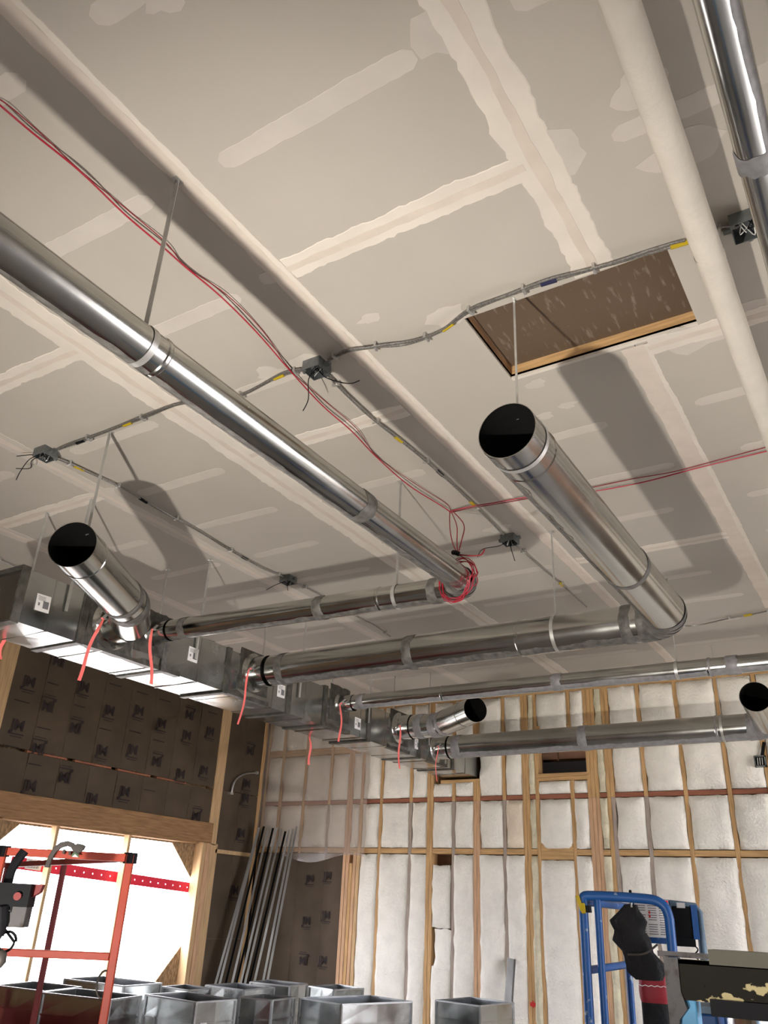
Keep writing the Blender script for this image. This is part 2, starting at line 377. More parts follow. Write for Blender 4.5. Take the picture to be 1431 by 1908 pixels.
# printed marks on the facing
def font_mesh(txt):
    cu = bpy.data.curves.new('mark', 'FONT'); cu.body = txt; cu.align_x = 'CENTER'; cu.align_y = 'CENTER'; cu.size = 1.0; cu.extrude = 0.004; cu.offset = 0.03; cu.resolution_u = 2
    o = bpy.data.objects.new('mark', cu); COL.objects.link(o)
    dg = bpy.context.evaluated_depsgraph_get(); m_ = bpy.data.meshes.new_from_object(o.evaluated_get(dg))
    bpy.data.objects.remove(o); return m_
jm = font_mesh('JM'); jm.materials.clear(); jm.materials.append(M['ink'])
bmj = bmesh.new(); bmj.from_mesh(jm)
for (y0, y1, x0, x1) in ((-0.62, -0.54, -0.62, 0.62), (-0.78, -0.73, -0.45, 0.5)):
    vs = [bmj.verts.new(q) for q in ((x0, y0, 0.004), (x1, y0, 0.004), (x1, y1, 0.004), (x0, y1, 0.004))]; bmj.faces.new(vs)
bmj.to_mesh(jm); bmj.free()
def mark(parent, p, axis, size=0.115, up=True, roll=0.0):
    o = bpy.data.objects.new('printed_mark', jm); COL.objects.link(o); o.parent = parent
    if axis == 'x': Mx = Matrix(((0, 0, 1), (1, 0, 0), (0, 1, 0))).to_4x4()       # local x -> +y, local y -> z, normal +x
    else: Mx = Matrix(((1, 0, 0), (0, 0, -1), (0, 1, 0))).to_4x4()
    o.matrix_local = Matrix.Translation(p) @ Mx @ Matrix.Rotation(roll + (0 if up else math.pi), 4, 'Z') @ Matrix.Scale(size, 4)
    return o
c1 = [(325, 690), (160, 808), (460, 835), (262, 940), (605, 968), (770, 968), (1052, 990), (895, 1040), (97, 1050), (418, 1062), (1165, 1085), (1035, 1105), (205, 1175), (565, 1190), (735, 1185), (870, 1248), (1000, 1320), (1130, 1300), (355, 1335), (155, 1385), (690, 1418), (1380, 1185), (1355, 1370)]
c4 = [(510, 145), (1090, 240), (1345, 140), (1325, 335), (1310, 450), (1300, 655)]
mp_ = [(x * .3354, 1000 + y * .3354) for x, y in c1] + [(x * .3354, 1440 + y * .3354) for x, y in c4]
for i, q in enumerate(mp_):
    P = on_x(*q)
    for (ya, yb, za, zb_, o) in LB:
        if ya <= P.y < yb and za <= P.z < zb_:
            mark(o, V((XL + 0.009, min(max(P.y, ya + 0.085), yb - 0.085), P.z)), 'x', 0.15, i % 3 != 0)
# ---- small printed line under some marks: thin wavy print
for i, q in enumerate(((120, 915), (435, 940), (240, 1065), (580, 1070), (750, 1085), (880, 1135), (285, 815), (185, 1265), (640, 825), (790, 870), (915, 910), (1180, 980), (830, 1410), (60, 1165))):
    P = on_x(q[0] * .3354, 1000 + q[1] * .3354)
    for (ya, yb, za, zb_, o) in LB:
        if ya <= P.y < yb and za <= P.z < zb_:
            MB().box((XL + 0.004, max(P.y - 0.09, ya + 0.01), P.z - 0.004), (XL + 0.011, min(P.y + 0.09, yb - 0.01), P.z + 0.004)).build('printed_line', 'ink', o)

# ---- back wall: sheathing, studs, blocking, batts
ZT = CEIL
OX0, OX1 = on_y(1003, 1440).x, on_y(1095, 1440).x
OZ0, OZ1 = on_y(1045, 1440).z, on_y(1045, 1350).z
b = MB(); yS = YB + 0.15
TX0, TX1, TZ0, TZ1 = -5.001, -4.549, 3.284, 3.642          # where the trunk passes through
xs_ = [XL - 0.2, TX0, TX1, OX0, OX1, X1 + 0.2]; zs_ = sorted([0, TZ0, TZ1, OZ0, OZ1, ZT + 0.03])
for i in range(5):
    for j in range(5):
        xm, zm = (xs_[i] + xs_[i + 1]) / 2, (zs_[j] + zs_[j + 1]) / 2
        if (OX0 < xm < OX1 and OZ0 < zm < OZ1): continue
        b.box((xs_[i], yS, zs_[j]), (xs_[i + 1], yS + 0.014, zs_[j + 1]))
wb = struct(b.build('wall_back', 'wood_dark'))
def bwbox(name, xa, xb, za, zb_, m_, yo=0.0, dep=0.14):
    return bevel(MB().box((xa, YB - yo, za), (xb, YB - yo + dep, zb_)).build(name, m_, wb), 0.003, 1)
PX = [(522, 1483, 1), (566, 1483, 1), (614, 1483, 1), (652, 1483, 2), (674.5, 1483, 1), (711, 1483, 1), (766, 1483, 1), (801, 1527, 2), (845, 1527, 1), (888, 1527, 2), (940, 1527, 1), (981, 1507, 2), (1002, 1507, 1), (1068, 1507, 1), (1108, 1507, 3), (1140, 1507, 2), (1206, 1507, 1), (1283, 1525, 1), (1366, 1525, 1), (1436, 1480, 1)]
ST = [(XL + 0.03, 1)] + [(on_y(x, y).x, n) for x, y, n in PX]
xl = ST[-1][0]
while xl < 2.0: xl += 0.406; ST.append((xl, 1))
Tk = 0.045
zr2a, zr2b = ZC + 0.635, ZC + 0.695
zr1a, zr1b = ZC + 1.235, ZC + 1.285
z3a, z3b = ZC + on_y(1000, 1328).z - ZC, on_y(1000, 1313).z
z3a, z3b = 3.67, 3.76
mz = ['wood_z', 'wood_z', 'wood_pink', 'wood_pale']
for i, (x, n) in enumerate(ST):
    for k in range(n):
        xa = x + (k - n / 2) * Tk
        grey = i in (9, 11, 17, 8) and k == n - 1
        lo_m = 'wood_grey' if (i in (3, 7, 9, 11, 16, 17) and k == n - 1) else ('wood_pink' if i in (4, 10, 15) else 'wood_z')
        inopen = OX0 - 0.01 < x < OX1 + 0.01 and i in (14,)
        bwbox('stud', xa + 0.001, xa + Tk - 0.001, 0, zr1a, lo_m, 0.0)
        if inopen:
            bwbox('stud', xa + 0.001, xa + Tk - 0.001, zr1a, OZ0 - 0.085, 'wood_z'); bwbox('stud', xa + 0.001, xa + Tk - 0.001, z3b, ZT, 'wood_z')
        elif TX0 < x < TX1:
            bwbox('stud', xa + 0.001, xa + Tk - 0.001, zr1a, TZ0 - 0.05, 'wood_z'); bwbox('stud', xa + 0.001, xa + Tk - 0.001, TZ1 + 0.05, ZT, 'wood_z')
        else: bwbox('stud', xa + 0.001, xa + Tk - 0.001, zr1a, ZT, 'wood_z' if i not in (4, 5, 10) else 'wood_pink')
# triple studs at the edge of the kraft bays
for k, m_ in enumerate(('wood_pink', 'wood_pink', 'wood_z', 'wood_pink', 'wood_pale')):
    xk = on_y(638, 1640).x + k * 0.052; bwbox('stud', xk, xk + 0.046, 0, zr2a - 0.002 - (0.12 if k == 2 else 0), m_, 0.02)
bwbox('header', TX0 - 0.05, TX1 + 0.05, TZ0 - 0.057, TZ0 - 0.016, 'wood_x', 0.001); bwbox('header', TX0 - 0.05, TX1 + 0.05, TZ1 + 0.002, TZ1 + 0.047, 'wood_x', 0.001)
bwbox('header', OX0 - 0.02, OX1 + 0.02, OZ0 - 0.04, OZ0, 'wood_x', 0.001); bwbox('header', OX0 - 0.02, OX1 + 0.02, OZ0 - 0.082, OZ0 - 0.042, 'wood_x', 0.001)
bwbox('header', OX0 - 0.02, OX1 + 0.02, OZ1, z3a - 0.002, 'wood_x', 0.004)
bwbox('top_plate', XL, 2.6, ZT - 0.045, ZT - 0.001, 'wood_x', 0.001)
# room beyond the opening, its shade painted as a black box
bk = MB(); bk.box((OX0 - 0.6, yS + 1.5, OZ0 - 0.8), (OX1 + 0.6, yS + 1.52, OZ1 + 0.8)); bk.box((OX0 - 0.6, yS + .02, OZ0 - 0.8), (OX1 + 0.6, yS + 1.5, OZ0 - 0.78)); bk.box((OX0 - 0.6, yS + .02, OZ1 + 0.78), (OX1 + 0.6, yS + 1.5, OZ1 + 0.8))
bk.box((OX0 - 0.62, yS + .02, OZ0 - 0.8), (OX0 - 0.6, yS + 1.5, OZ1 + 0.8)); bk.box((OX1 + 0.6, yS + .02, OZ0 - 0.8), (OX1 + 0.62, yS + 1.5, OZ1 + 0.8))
bk.build('attic_void', 'void_shade', wb)
MB().box((OX0 - 0.5, yS + 0.7, OZ0 + 0.30), (OX1 + 0.5, yS + 0.74, OZ0 + 0.62)).build('attic_joist', 'wood_dark', wb)
MB().box((OX0 - 0.5, yS + 0.5, OZ0 + 0.27), (OX1 + 0.5, yS + 0.69, OZ0 + 0.295)).build('attic_joist', 'wood_dark', wb)
MB().bar((OX1 + 0.1, yS + 0.4, OZ0 + 0.06), (OX0 + 0.62, yS + 0.4, OZ0 + 0.26), 0.04, 0.06).build('attic_brace', 'wood_z', wb)
MB().box((OX0 + 0.07, yS + 0.3, OZ0 + 0.22), (OX0 + 0.09, yS + 0.32, OZ0 + 0.8)).build('attic_brace', 'wood_dark', wb)
def batt(xa, xb, za, zb_, m_='batt', puff=0.05, seed=0, ragged=0.017, yo=0.0):
    """soft bulging batt: tucked edge, then a lip that swells over the stud, then a lumpy face"""
    nu = max(3, min(7, int((xb - xa) / 0.06) + 1)); nv = max(4, min(20, int((zb_ - za) / 0.075) + 1)); ov = 0.0
    U = [(0, -1), (0, 1)] + [((k + 1) / (nu + 1), 2) for k in range(nu)] + [(1, 1), (1, -1)]
    W = [(0, -1), (0, 1)] + [((k + 1) / (nv + 1), 2) for k in range(nv)] + [(1, 1), (1, -1)]; P = []
    for (fu, ku) in U:
        for (fv, kv) in W:
            u = xa + (xb - xa) * fu; z = za + (zb_ - za) * fv; su = -1 if fu == 0 else 1; sv = -1 if fv == 0 else 1
            if ku == 1: u += su * (ov * 0.6 + ragged * (0.9 * mnoise.noise(V((z * 8 + seed, su + seed, 1))) + 0.5 * mnoise.noise(V((z * 27 + seed, su, 3)))))
            if kv == 1: z += sv * (0.004 + ragged * 0.6 * mnoise.noise(V((u * 12 + seed, sv, 5))))
            edge = min(ku, kv)
            if edge == -1: h = -0.05
            else:
                e = min(fu * (xb - xa), (1 - fu) * (xb - xa), fv * (zb_ - za), (1 - fv) * (zb_ - za))
                h = 0.032 + puff * 0.75 * (1 - math.exp(-e / 0.05)) + 0.022 * mnoise.noise(V((u * 5 + seed, z * 4.5, seed * 0.3))) + 0.008 * mnoise.noise(V((u * 15, z * 14, seed)))
            P.append((u, YB + 0.035 - yo - h, z))
    return MB().grid(P, len(U), len(W), True).build('insulation_batt', m_, wb, smooth=True, angle=80)
k0 = 0
for i in range(len(ST) - 1):
    xa = ST[i][0] + ST[i][1] * Tk / 2; xb = ST[i + 1][0] - ST[i + 1][1] * Tk / 2
    if xb - xa < 0.035: continue
    m1 = 'wood_x'
    g = 0.004
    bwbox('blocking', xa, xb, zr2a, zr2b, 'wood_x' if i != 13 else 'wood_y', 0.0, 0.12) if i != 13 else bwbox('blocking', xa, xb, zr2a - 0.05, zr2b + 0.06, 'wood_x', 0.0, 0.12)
    bwbox('blocking', xa, xb, zr1a, zr1b, 'wood_red', -0.008, 0.12)
    in_t = xb > TX0 - 0.04 and xa < TX1 - 0.03; in_o = xa > OX0 - 0.12 and xb < OX1 + 0.12 and i in (13, 14)
    if not in_t:
        bwbox('blocking', xa, xb, z3a, (z3a + z3b) / 2 - 0.001, 'wood_x', 0.0, 0.12); bwbox('blocking', xa, xb, (z3a + z3b) / 2 + 0.001, z3b, 'wood_x', -0.006, 0.12)
    rows = [(zr1b + 0.01, (OZ0 - 0.095) if in_o else ((TZ0 - 0.06) if in_t else z3a - 0.015)), (z3b + 0.006, ZT - 0.05)]
    if in_t: rows[1] = (TZ1 + 0.06, ZT - 0.05)
    if i == 16: rows[0] = (zr1b + 0.01, z3a - 0.05)
    for (za, zb_) in rows + [(zr2b + 0.012, zr1a - 0.012)]:
        k0 += 1
        m_ = 'batt'
        if za < zr1a and i == 11: m_ = 'batt_warm'
        if xb - xa < 0.09: m_ = 'batt_yellow'
        batt(xa + g, xb - g, za, zb_, m_, 0.05 if xb - xa > 0.1 else 0.02, k0 * 1.7)
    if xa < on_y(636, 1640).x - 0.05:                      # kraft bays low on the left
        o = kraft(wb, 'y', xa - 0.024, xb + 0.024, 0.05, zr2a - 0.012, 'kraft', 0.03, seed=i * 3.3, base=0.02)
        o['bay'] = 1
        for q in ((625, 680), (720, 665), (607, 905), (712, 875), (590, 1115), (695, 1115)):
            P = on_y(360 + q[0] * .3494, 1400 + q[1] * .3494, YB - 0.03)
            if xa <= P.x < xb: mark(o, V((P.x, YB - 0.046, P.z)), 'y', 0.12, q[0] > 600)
    elif xb < on_y(680, 1640).x: pass
    elif xa > -0.1: kraft(wb, 'y', xa - 0.024, xb + 0.024, 0.05, zr2a - 0.012, 'kraft', 0.03, seed=i * 3.3, base=0.02)
    else:
        k0 += 1
        if i == 8:                                         # the slumped batt
            batt(xa + g, xb - 0.02, 1.62, zr2a - 0.13, 'batt', 0.05, k0, 0.03); batt(xa + 0.05, xb - g, 1.20, 1.60, 'batt', 0.02, k0 + 3, 0.05)
            batt(xa + g, xb - g, 0.05, 1.22, 'batt', 0.05, k0 + 9, 0.03)
        else: batt(xa + g - 0.012, xb - g + 0.008, 0.05, zr2a - (0.015 if i != 13 else 0.06), 'batt' if xb - xa > 0.09 else 'batt_yellow', 0.055, k0 * 2.1, 0.014)
# plastic film stapled over the upper left bays
P = []; nu, nv = 36, 26; xa, xb = XL + 0.01, on_y(690, 1480).x
for i in range(nu):
    for j in range(nv):
        fu, fv = i / (nu - 1), j / (nv - 1)
        zlow = 2.34 + 0.05 * math.sin(fu * 9) + 0.10 * max(0, 1 - fu * 3.2) * abs(math.sin(fu * 40))
        x = xa + (xb - xa) * fu + (0.05 * mnoise.noise(V((fv * 5, 3, 1))) if i == nu - 1 else 0); z = zlow + (CEIL - 0.06 - zlow) * fv
        P.append((x, YB - 0.05 - 0.022 * abs(mnoise.noise(V((x * 4, z * 2.2, 2)))) - 0.035 * (1 - fv) * abs(mnoise.noise(V((x * 11, z * 1.5, 8)))), z))
MB().grid(P, nu, nv, True).build('plastic_film', 'plastic', wb, smooth=True, angle=70)
# ---- unseen sides of the shell, with the door openings that daylight comes through
def wall_with_hole(name, axis, pos, a0, a1, h0, h1, hz):
    b = MB()
    for (u0, u1, z0, z1) in ((a0, h0, 0, CEIL), (h1, a1, 0, CEIL), (h0, h1, hz, CEIL)):
        if axis == 'x': b.box((pos, u0, z0), (pos + 0.15, u1, z1))
        else: b.box((u0, pos - 0.15, z0), (u1, pos, z1))
    return struct(b.build(name, 'wall_board'))
wall_with_hole('wall_right', 'x', X1, Y0 - 0.2, YB + 0.2, 4.6, 8.6, 3.2)
wall_with_hole('wall_front', 'y', Y0, XL - 0.2, X1 + 0.2, -1.7, 0.9, 2.2)

# ================================================================== DUCTWORK
NSEG = 44
def ring_pts(c, u, v, r, n=NSEG): return [c + (u * math.cos(2 * math.pi * k / n) + v * math.sin(2 * math.pi * k / n)) * r for k in range(n)]
def pipe_mesh(a, b, r, beads=()):
    """thin walled pipe with raised beads at the joints"""
    a, b = V(a), V(b); d = b - a; L = d.length; d = d.normalized(); u, v = frame_from(d)
    st = [(0, r)]
    for q in sorted(beads):
        if 0.03 < q < L - 0.03: st += [(q - 0.012, r), (q - 0.006, r + 0.0035), (q + 0.006, r + 0.0035), (q + 0.012, r)]
    st.append((L, r)); P = []
    for (t, rr) in st: P += ring_pts(a + d * t, u, v, rr)
    for (t, rr) in ((L, r - 0.003), (0, r - 0.003), (0, r)): P += ring_pts(a + d * t, u, v, rr)
    n = NSEG; mb = MB(); fs = []; R = len(P) // n
    for i in range(R - 1):
        for k in range(n): fs.append((i * n + k, i * n + (k + 1) % n, (i + 1) * n + (k + 1) % n, (i + 1) * n + k))
    return mb.add(P, fs)
def inner_shade_mesh(a, b, r):  # closed black sleeve that paints the shade inside an open duct
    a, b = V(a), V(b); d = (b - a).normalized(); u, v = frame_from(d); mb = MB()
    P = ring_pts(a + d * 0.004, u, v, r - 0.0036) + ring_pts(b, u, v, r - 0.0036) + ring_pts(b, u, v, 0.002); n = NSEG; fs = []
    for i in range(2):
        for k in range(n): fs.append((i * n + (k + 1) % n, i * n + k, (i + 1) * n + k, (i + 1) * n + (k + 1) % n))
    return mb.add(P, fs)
def band_mesh(c, d, r, w_, seed=0, h=0.004):
    """ragged ring of duct sealant"""
    d = V(d).normalized(); u, v = frame_from(d); P = []; n = NSEG
    for (t, rr) in ((-0.5, 0.001), (-0.42, h), (0, h * 1.15), (0.42, h), (0.5, 0.001)):
        for k in range(n):
            a = 2 * math.pi * k / n; nz = mnoise.noise(V((math.cos(a) * 2.2 + seed, math.sin(a) * 2.2, seed * 1.7 + t)))
            P.append(V(c) + d * (t * w_ * (1 + 0.35 * nz)) + (u * math.cos(a) + v * math.sin(a)) * (r + rr * (1 + 0.35 * nz)))
    fs = []
    for i in range(4):
        for k in range(n): fs.append((i * n + k, i * n + (k + 1) % n, (i + 1) * n + (k + 1) % n, (i + 1) * n + k))
    return MB().add(P, fs)
def seam_mesh(a, b, r, direction, width=0.06, seed=0):
    """ragged line of sealant along the lengthwise seam"""
    a, b = V(a), V(b); d = b - a; L = d.length; d.normalize(); n0 = (V(direction) - d * V(direction).dot(d)).normalized(); s_ = d.cross(n0)
    N = max(6, int(L / 0.035)); P = []; K = 5
    for i in range(N + 1):
        t = i / N * L
        w1 = width * (0.85 + 0.55 * mnoise.noise(V((t * 3.1, seed, 0))) + 0.35 * mnoise.noise(V((t * 17, seed, 4))))
        w2 = width * (0.8 + 0.35 * mnoise.noise(V((t * 2.3, seed, 9))) + 0.25 * mnoise.noise(V((t * 15, seed, 2))))
        w1 = max(w1, 0.004); w2 = max(w2, 0.004)
        for k in range(K):
            q = -w2 + (w1 + w2) * k / (K - 1); ph = q / r; rr = r + (0.0026 if 0 < k < K - 1 else 0.0004)
            P.append(a + d * t + (n0 * math.cos(ph) + s_ * math.sin(ph)) * rr)
    mb = MB(); mb.grid(P, N + 1, K); return mb
def arc_pts(p0, p1, p2, Rb, n=5):
    d1 = (p1 - p0).normalized(); d2 = (p2 - p1).normalized(); th = d1.angle(d2); t = Rb * math.tan(th / 2)
    a = p1 - d1 * t; nrm = (d2 - d1 * d1.dot(d2)).normalized(); c = a + nrm * Rb; out = []
    for k in range(n + 1):
        q = th * k / n; out.append(c - nrm * Rb * math.cos(q) + d1 * Rb * math.sin(q))
    return out, t
def duct_run(label, pts, r, group=None, open_start=False, open_end=False, bands={}, beads={}, seams={}, Rk=1.35, seal='sealant', loc=None, pipe_m='galv'):
    pts = [V(p) for p in pts]; root = thing('round_duct', label, 'duct', loc or tuple(pts[0]), group)
    N = len(pts); trim = {}; arcs = {}
    for i in range(1, N - 1):
        arcs[i], trim[i] = arc_pts(pts[i - 1], pts[i], pts[i + 1], r * Rk)
    for i in range(N - 1):
        d = (pts[i + 1] - pts[i]).normalized()
        a = pts[i] + d * trim.get(i, 0); b_ = pts[i + 1] - d * trim.get(i + 1, 0); L = (b_ - a).length
        pp = pipe_mesh(a, b_, r, beads.get(i, ())).build('pipe', pipe_m, root, smooth=True, angle=28)
        for q in bands.get(i, ()):
            if isinstance(q, tuple): q, w_ = q
            else: w_ = 0.075
            band_mesh(a + d * q, d, r, w_, seed=q * 3 + i).build('sealant_band', seal, root, smooth=True)
        if i in seams:
            for (dr, wd) in seams[i]: seam_mesh(a + d * 0.02, b_ - d * 0.02, r, dr, wd, seed=i + wd * 50).build('seam_sealant', seal, root, smooth=True)
        if i == 0 and open_start: inner_shade_mesh(a, b_, r).build('inner_shade', 'inside_shade', root, smooth=True)
        if i == N - 2 and open_end: inner_shade_mesh(b_, a, r).build('inner_shade', 'inside_shade', root, smooth=True)
    for i, arc in arcs.items():
        MB().tube(arc, r, NSEG, caps=False).build('elbow', pipe_m, root, smooth=True, angle=12)
        for k in range(len(arc)):
            tg = (arc[min(k + 1, len(arc) - 1)] - arc[max(k - 1, 0)])
            band_mesh(arc[k], tg, r, r * 0.36 if 0 < k < len(arc) - 1 else 0.06, seed=k + i * 7 + r * 31, h=0.003).build('sealant_band', seal, root, smooth=True)
    return root
ZD = 3.52
XT = -4.55                                                   # room side face of the trunk
def takeoff(root, y, z, r, square=0.2, m_='galv', seal='sealant_dark', dirx=1, xt=XT, sq_z=None):
    """collar, damper handle and the sealed plate where a branch leaves the trunk"""
    P = []; n = 40; x = xt + 0.007 * dirx
    for k in range(n):
        a = 2 * math.pi * k / n; c, s_ = math.cos(a), math.sin(a); q = square / max(abs(c), abs(s_)) * (1 + 0.10 * mnoise.noise(V((c * 3 + y, s_ * 3, y))))
        P.append((x, y + c * q, (sq_z or z) + s_ * min(q, 0.172 / max(abs(s_), 1e-3))))
    MB().prism(P, (-0.006 * dirx, 0, 0)).build('sealed_flange', seal, root)
    MB().tube([(xt + 0.008 * dirx, y, z), (xt + 0.03 * dirx, y, z), (xt + 0.05 * dirx, y, z), (xt + 0.17 * dirx, y, z)], [r * 1.3, r * 1.06, r + 0.003, r + 0.003], 36, caps=False).build('collar', m_, root, smooth=True, angle=50)
    if dirx > 0:
        h = MB().bar((xt + 0.10, y - r - 0.004, z - 0.01), (xt + 0.10, y - r - 0.03, z - 0.01), 0.012, 0.012); h.bar((xt + 0.05, y - r - 0.03, z - 0.045), (xt + 0.14, y - r - 0.03, z + 0.015), 0.022, 0.004)
        h.build('damper_handle', 'strap_metal', root)
DN = (0.75, 0.15, -0.65)
# near stub with the open end on the left
r10, r6 = 0.124, 0.074; r11 = 0.133
o0 = V((-3.615, 2.50, 3.475)); dl = V((-0.5, 0.866, 0)); e0 = o0 + dl * 0.97
lf = duct_run('short wide galvanized duct with open black end on the left above the window wall', [o0, e0, (-4.36, 3.60, 3.475)], r11, 'open ended duct stubs', open_start=True, beads={0: (0.17,)}, bands={0: ((0.83, 0.05),)}, seams={0: (((-0.75, -0.4, -0.5), 0.07),)}, Rk=1.25)
takeoff(lf, 3.60, 3.475, r11, 0.21)
# the long thin duct and its branch
ra = duct_run('long narrow galvanized duct running from upper left to elbow wrapped in red wire', [(-1.97, -3.6, 3.485), (-1.97, 3.985, 3.485), (-4.36, 3.985, 3.53)], r6, 'branch ducts off the trunk',
     bands={0: (1.2, (6.42, 0.085)), 1: ((0.12, 0.06), (0.95, 0.075), (2.15, 0.07))}, beads={0: (0.9, 2.5, 3.8, 5.12), 1: (0.5,)}, seams={0: (((-0.35, 0, -0.94), 0.03),), 1: (((0, -0.25, -0.97), 0.026),)})
takeoff(ra, 3.985, 3.53, r6, 0.16)
# the wide duct with the open end in mid air and its branch
rr_ = duct_run('wide galvanized duct with open black end hanging below the attic hatch', [(-1.11, 2.58, ZD), (-1.11, 5.13, ZD), (-4.34, 5.13, ZD)], r10 + 0.001, 'branch ducts off the trunk', open_start=True,
     bands={0: ((1.58, 0.04),), 1: ((0.1, 0.07), (1.72, 0.08), (2.93, 0.07))}, beads={0: (0.22, 1.58), 1: (0.85,)}, seams={0: (((-0.85, 0, -0.5), 0.085),), 1: (((0, -0.3, -0.95), 0.045),)})
takeoff(rr_, 5.13, ZD, r10, 0.19)
# third branch, thin, runs out of the frame on the right
rb = duct_run('narrow galvanized duct highest of the far branches running out to the right edge', [(-4.36, 6.38, ZD + 0.01), (3.0, 6.38, ZD + 0.01)], r6 - 0.006, 'branch ducts off the trunk',
     bands={0: ((0.09, 0.07), (2.02, 0.085), (3.22, 0.02), (3.38, 0.085), (5.2, 0.08))}, beads={0: (0.95, 3.21)}, seams={0: (((0, -0.55, -0.83), 0.032),)}, seal='sealant_light')
takeoff(rb, 6.40, ZD + 0.01, r6, 0.165)
# fourth: short stub with a gentle bend
rc = duct_run('short shiny galvanized duct stub with open black end beside the far insulated wall', [(-4.36, 7.52, ZD), (-4.05, 7.50, ZD - 0.005), (-3.40, 7.00, ZD + 0.0)], r10 - 0.002, 'open ended duct stubs', open_end=True,
     bands={0: ((0.10, 0.09),), 1: ((0.10, 0.06),)}, beads={1: (0.55,)}, seal='sealant_light')
takeoff(rc, 7.52, ZD, r10, 0.19)
# fifth: lowest branch with the open elbow at its right end
rd = duct_run('wide galvanized duct lowest of the far branches with open elbow at right end', [(-4.36, 8.36, 3.455), (-1.04, 8.36, 3.475), (-0.985, 7.30, 3.50)], r10, 'branch ducts off the trunk', open_end=True,
     bands={0: ((0.1, 0.1), (1.55, 0.09), (2.86, 0.015))}, beads={0: (2.86,)}, seams={0: (((0, -0.45, -0.89), 0.05),)}, seal='sealant_light')
takeoff(rd, 8.36, 3.455, r10, 0.18)
# stub on the far side of the trunk, its shiny belly shows at the left edge
re_ = duct_run('shiny duct elbow poking out behind the trunk beside the left edge', [(-5.18, 3.02, 3.40), (-5.50, 3.02, 3.38), (-5.70, 2.55, 3.32)], 0.11, open_end=True, bands={0: ((0.06, 0.05),)})
takeoff(re_, 3.02, 3.42, 0.11, 0.12, dirx=-1, xt=-5.005)
# overhead pipes on the right
rs_ = duct_run('slim shiny silver duct overhead crossing the upper right corner', [(-0.037, -3.2, 3.88), (-0.037, 9.2, 3.88)], 0.054, bands={0: ((5.22, 0.08), (8.2, 0.08))}, beads={0: (2.0, 5.2)}, seams={0: (((0.75, 0, -0.65), 0.02),)}, seal='sealant_light')
wp = thing('insulated_pipe', 'straight pipe wrapped in white insulation jacket under the ceiling', 'pipe', (-0.272, -3.0, 4.08))
P = []; n = 28; N = 90; ya, yb = -3.0, 9.3
for i in range(N + 1):
    y = ya + (yb - ya) * i / N
    for k in range(n):
        a = 2 * math.pi * k / n; q = 0.053 + 0.0022 * mnoise.noise(V((math.cos(a) * 1.6, math.sin(a) * 1.6, y * 7))) + 0.0015 * mnoise.noise(V((math.cos(a) * 5, math.sin(a) * 5, y * 22)))
        P.append((-0.272 + q * math.cos(a), y, 4.08 + q * math.sin(a)))
fs = [(i * n + k, (i + 1) * n + k, (i + 1) * n + (k + 1) % n, i * n + (k + 1) % n) for i in range(N) for k in range(n)]
MB().add(P, fs).build('jacket', 'pipe_white', wp, smooth=True, angle=80)
for y in (2.62, 3.95): band_mesh((-0.272, y, 4.08), (0, 1, 0), 0.0535, 0.05, seed=y, h=0.0012).build('jacket_joint', 'pipe_white', wp, smooth=True)

# ---- rectangular trunk
tr = thing('trunk_duct', 'long rectangular galvanized trunk duct with white stickers hung above the window wall', 'duct', (-4.775, 2.86, 3.46))
TB0, TB1, TZa, TZb = -5.0, XT, 3.285, 3.635
ysec = [2.86, 3.36, 4.12, 4.80, 5.62, 6.16, 6.93, 7.95, 8.75, 9.535]
for i in range(len(ysec) - 1):
    ya, yb = ysec[i] + 0.001, ysec[i + 1] - 0.001; dz = 0.004 * (i % 3)
    b = MB(); x0, x1, z0, z1 = TB0, TB1, TZa + dz * 0.5, TZb + dz
    # each face is cross-broken: a shallow pyramid outwards, as sheet metal sections are
    for (c0, c1, c2, c3, nn) in (((x1, ya, z0), (x1, yb, z0), (x1, yb, z1), (x1, ya, z1), (1, 0, 0)), ((x0, yb, z0), (x0, ya, z0), (x0, ya, z1), (x0, yb, z1), (-1, 0, 0)),
                                 ((x0, ya, z0), (x0, yb, z0), (x1, yb, z0), (x1, ya, z0), (0, 0, -1)), ((x0, yb, z1), (x0, ya, z1), (x1, ya, z1), (x1, yb, z1), (0, 0, 1))):
        c = sum((V(q) for q in (c0, c1, c2, c3)), V()) / 4 + V(nn) * 0.004
        b.add([c0, c1, c2, c3, c], [(0, 1, 4), (1, 2, 4), (2, 3, 4), (3, 0, 4)])
    if i == 0: b.add([(x0, ya, z0), (x1, ya, z0), (x1, ya, z1), (x0, ya, z1)], [(0, 1, 2, 3)])
    b.build('duct_section', 'galv_flat', tr)
    for yy, w_ in ((ysec[i], 0.026 if i else 0.03),):
        fb = MB(); e = 0.012
        for (a, c_) in (((x1 - 0.001, yy - w_, z0 - e), (x1 + e, yy + w_, z1 + e)), ((x0 - e, yy - w_, z0 - e), (x0 + 0.001, yy + w_, z1 + e)), ((x0, yy - w_, z0 - e), (x1, yy + w_, z0 + 0.001)), ((x0, yy - w_, z1 - 0.001), (x1, yy + w_, z1 + e))): fb.box(a, c_)
        fb.build('joint_flange', 'sealant_dark' if i != 2 else 'sealant', tr)
for k in range(14):                                          # stiffening creases across the belly and face
    yy = 3.1 + k * 0.46
    if min(abs(yy - q) for q in ysec) < 0.08: continue
    b = MB(); b.box((TB0, yy - 0.004, TZa - 0.004), (TB1 + 0.004, yy + 0.004, TZa + 0.002)); b.box((TB1, yy - 0.004, TZa), (TB1 + 0.0055, yy + 0.004, TZb)); b.build('stiffener_bead', 'galv_flat', tr)
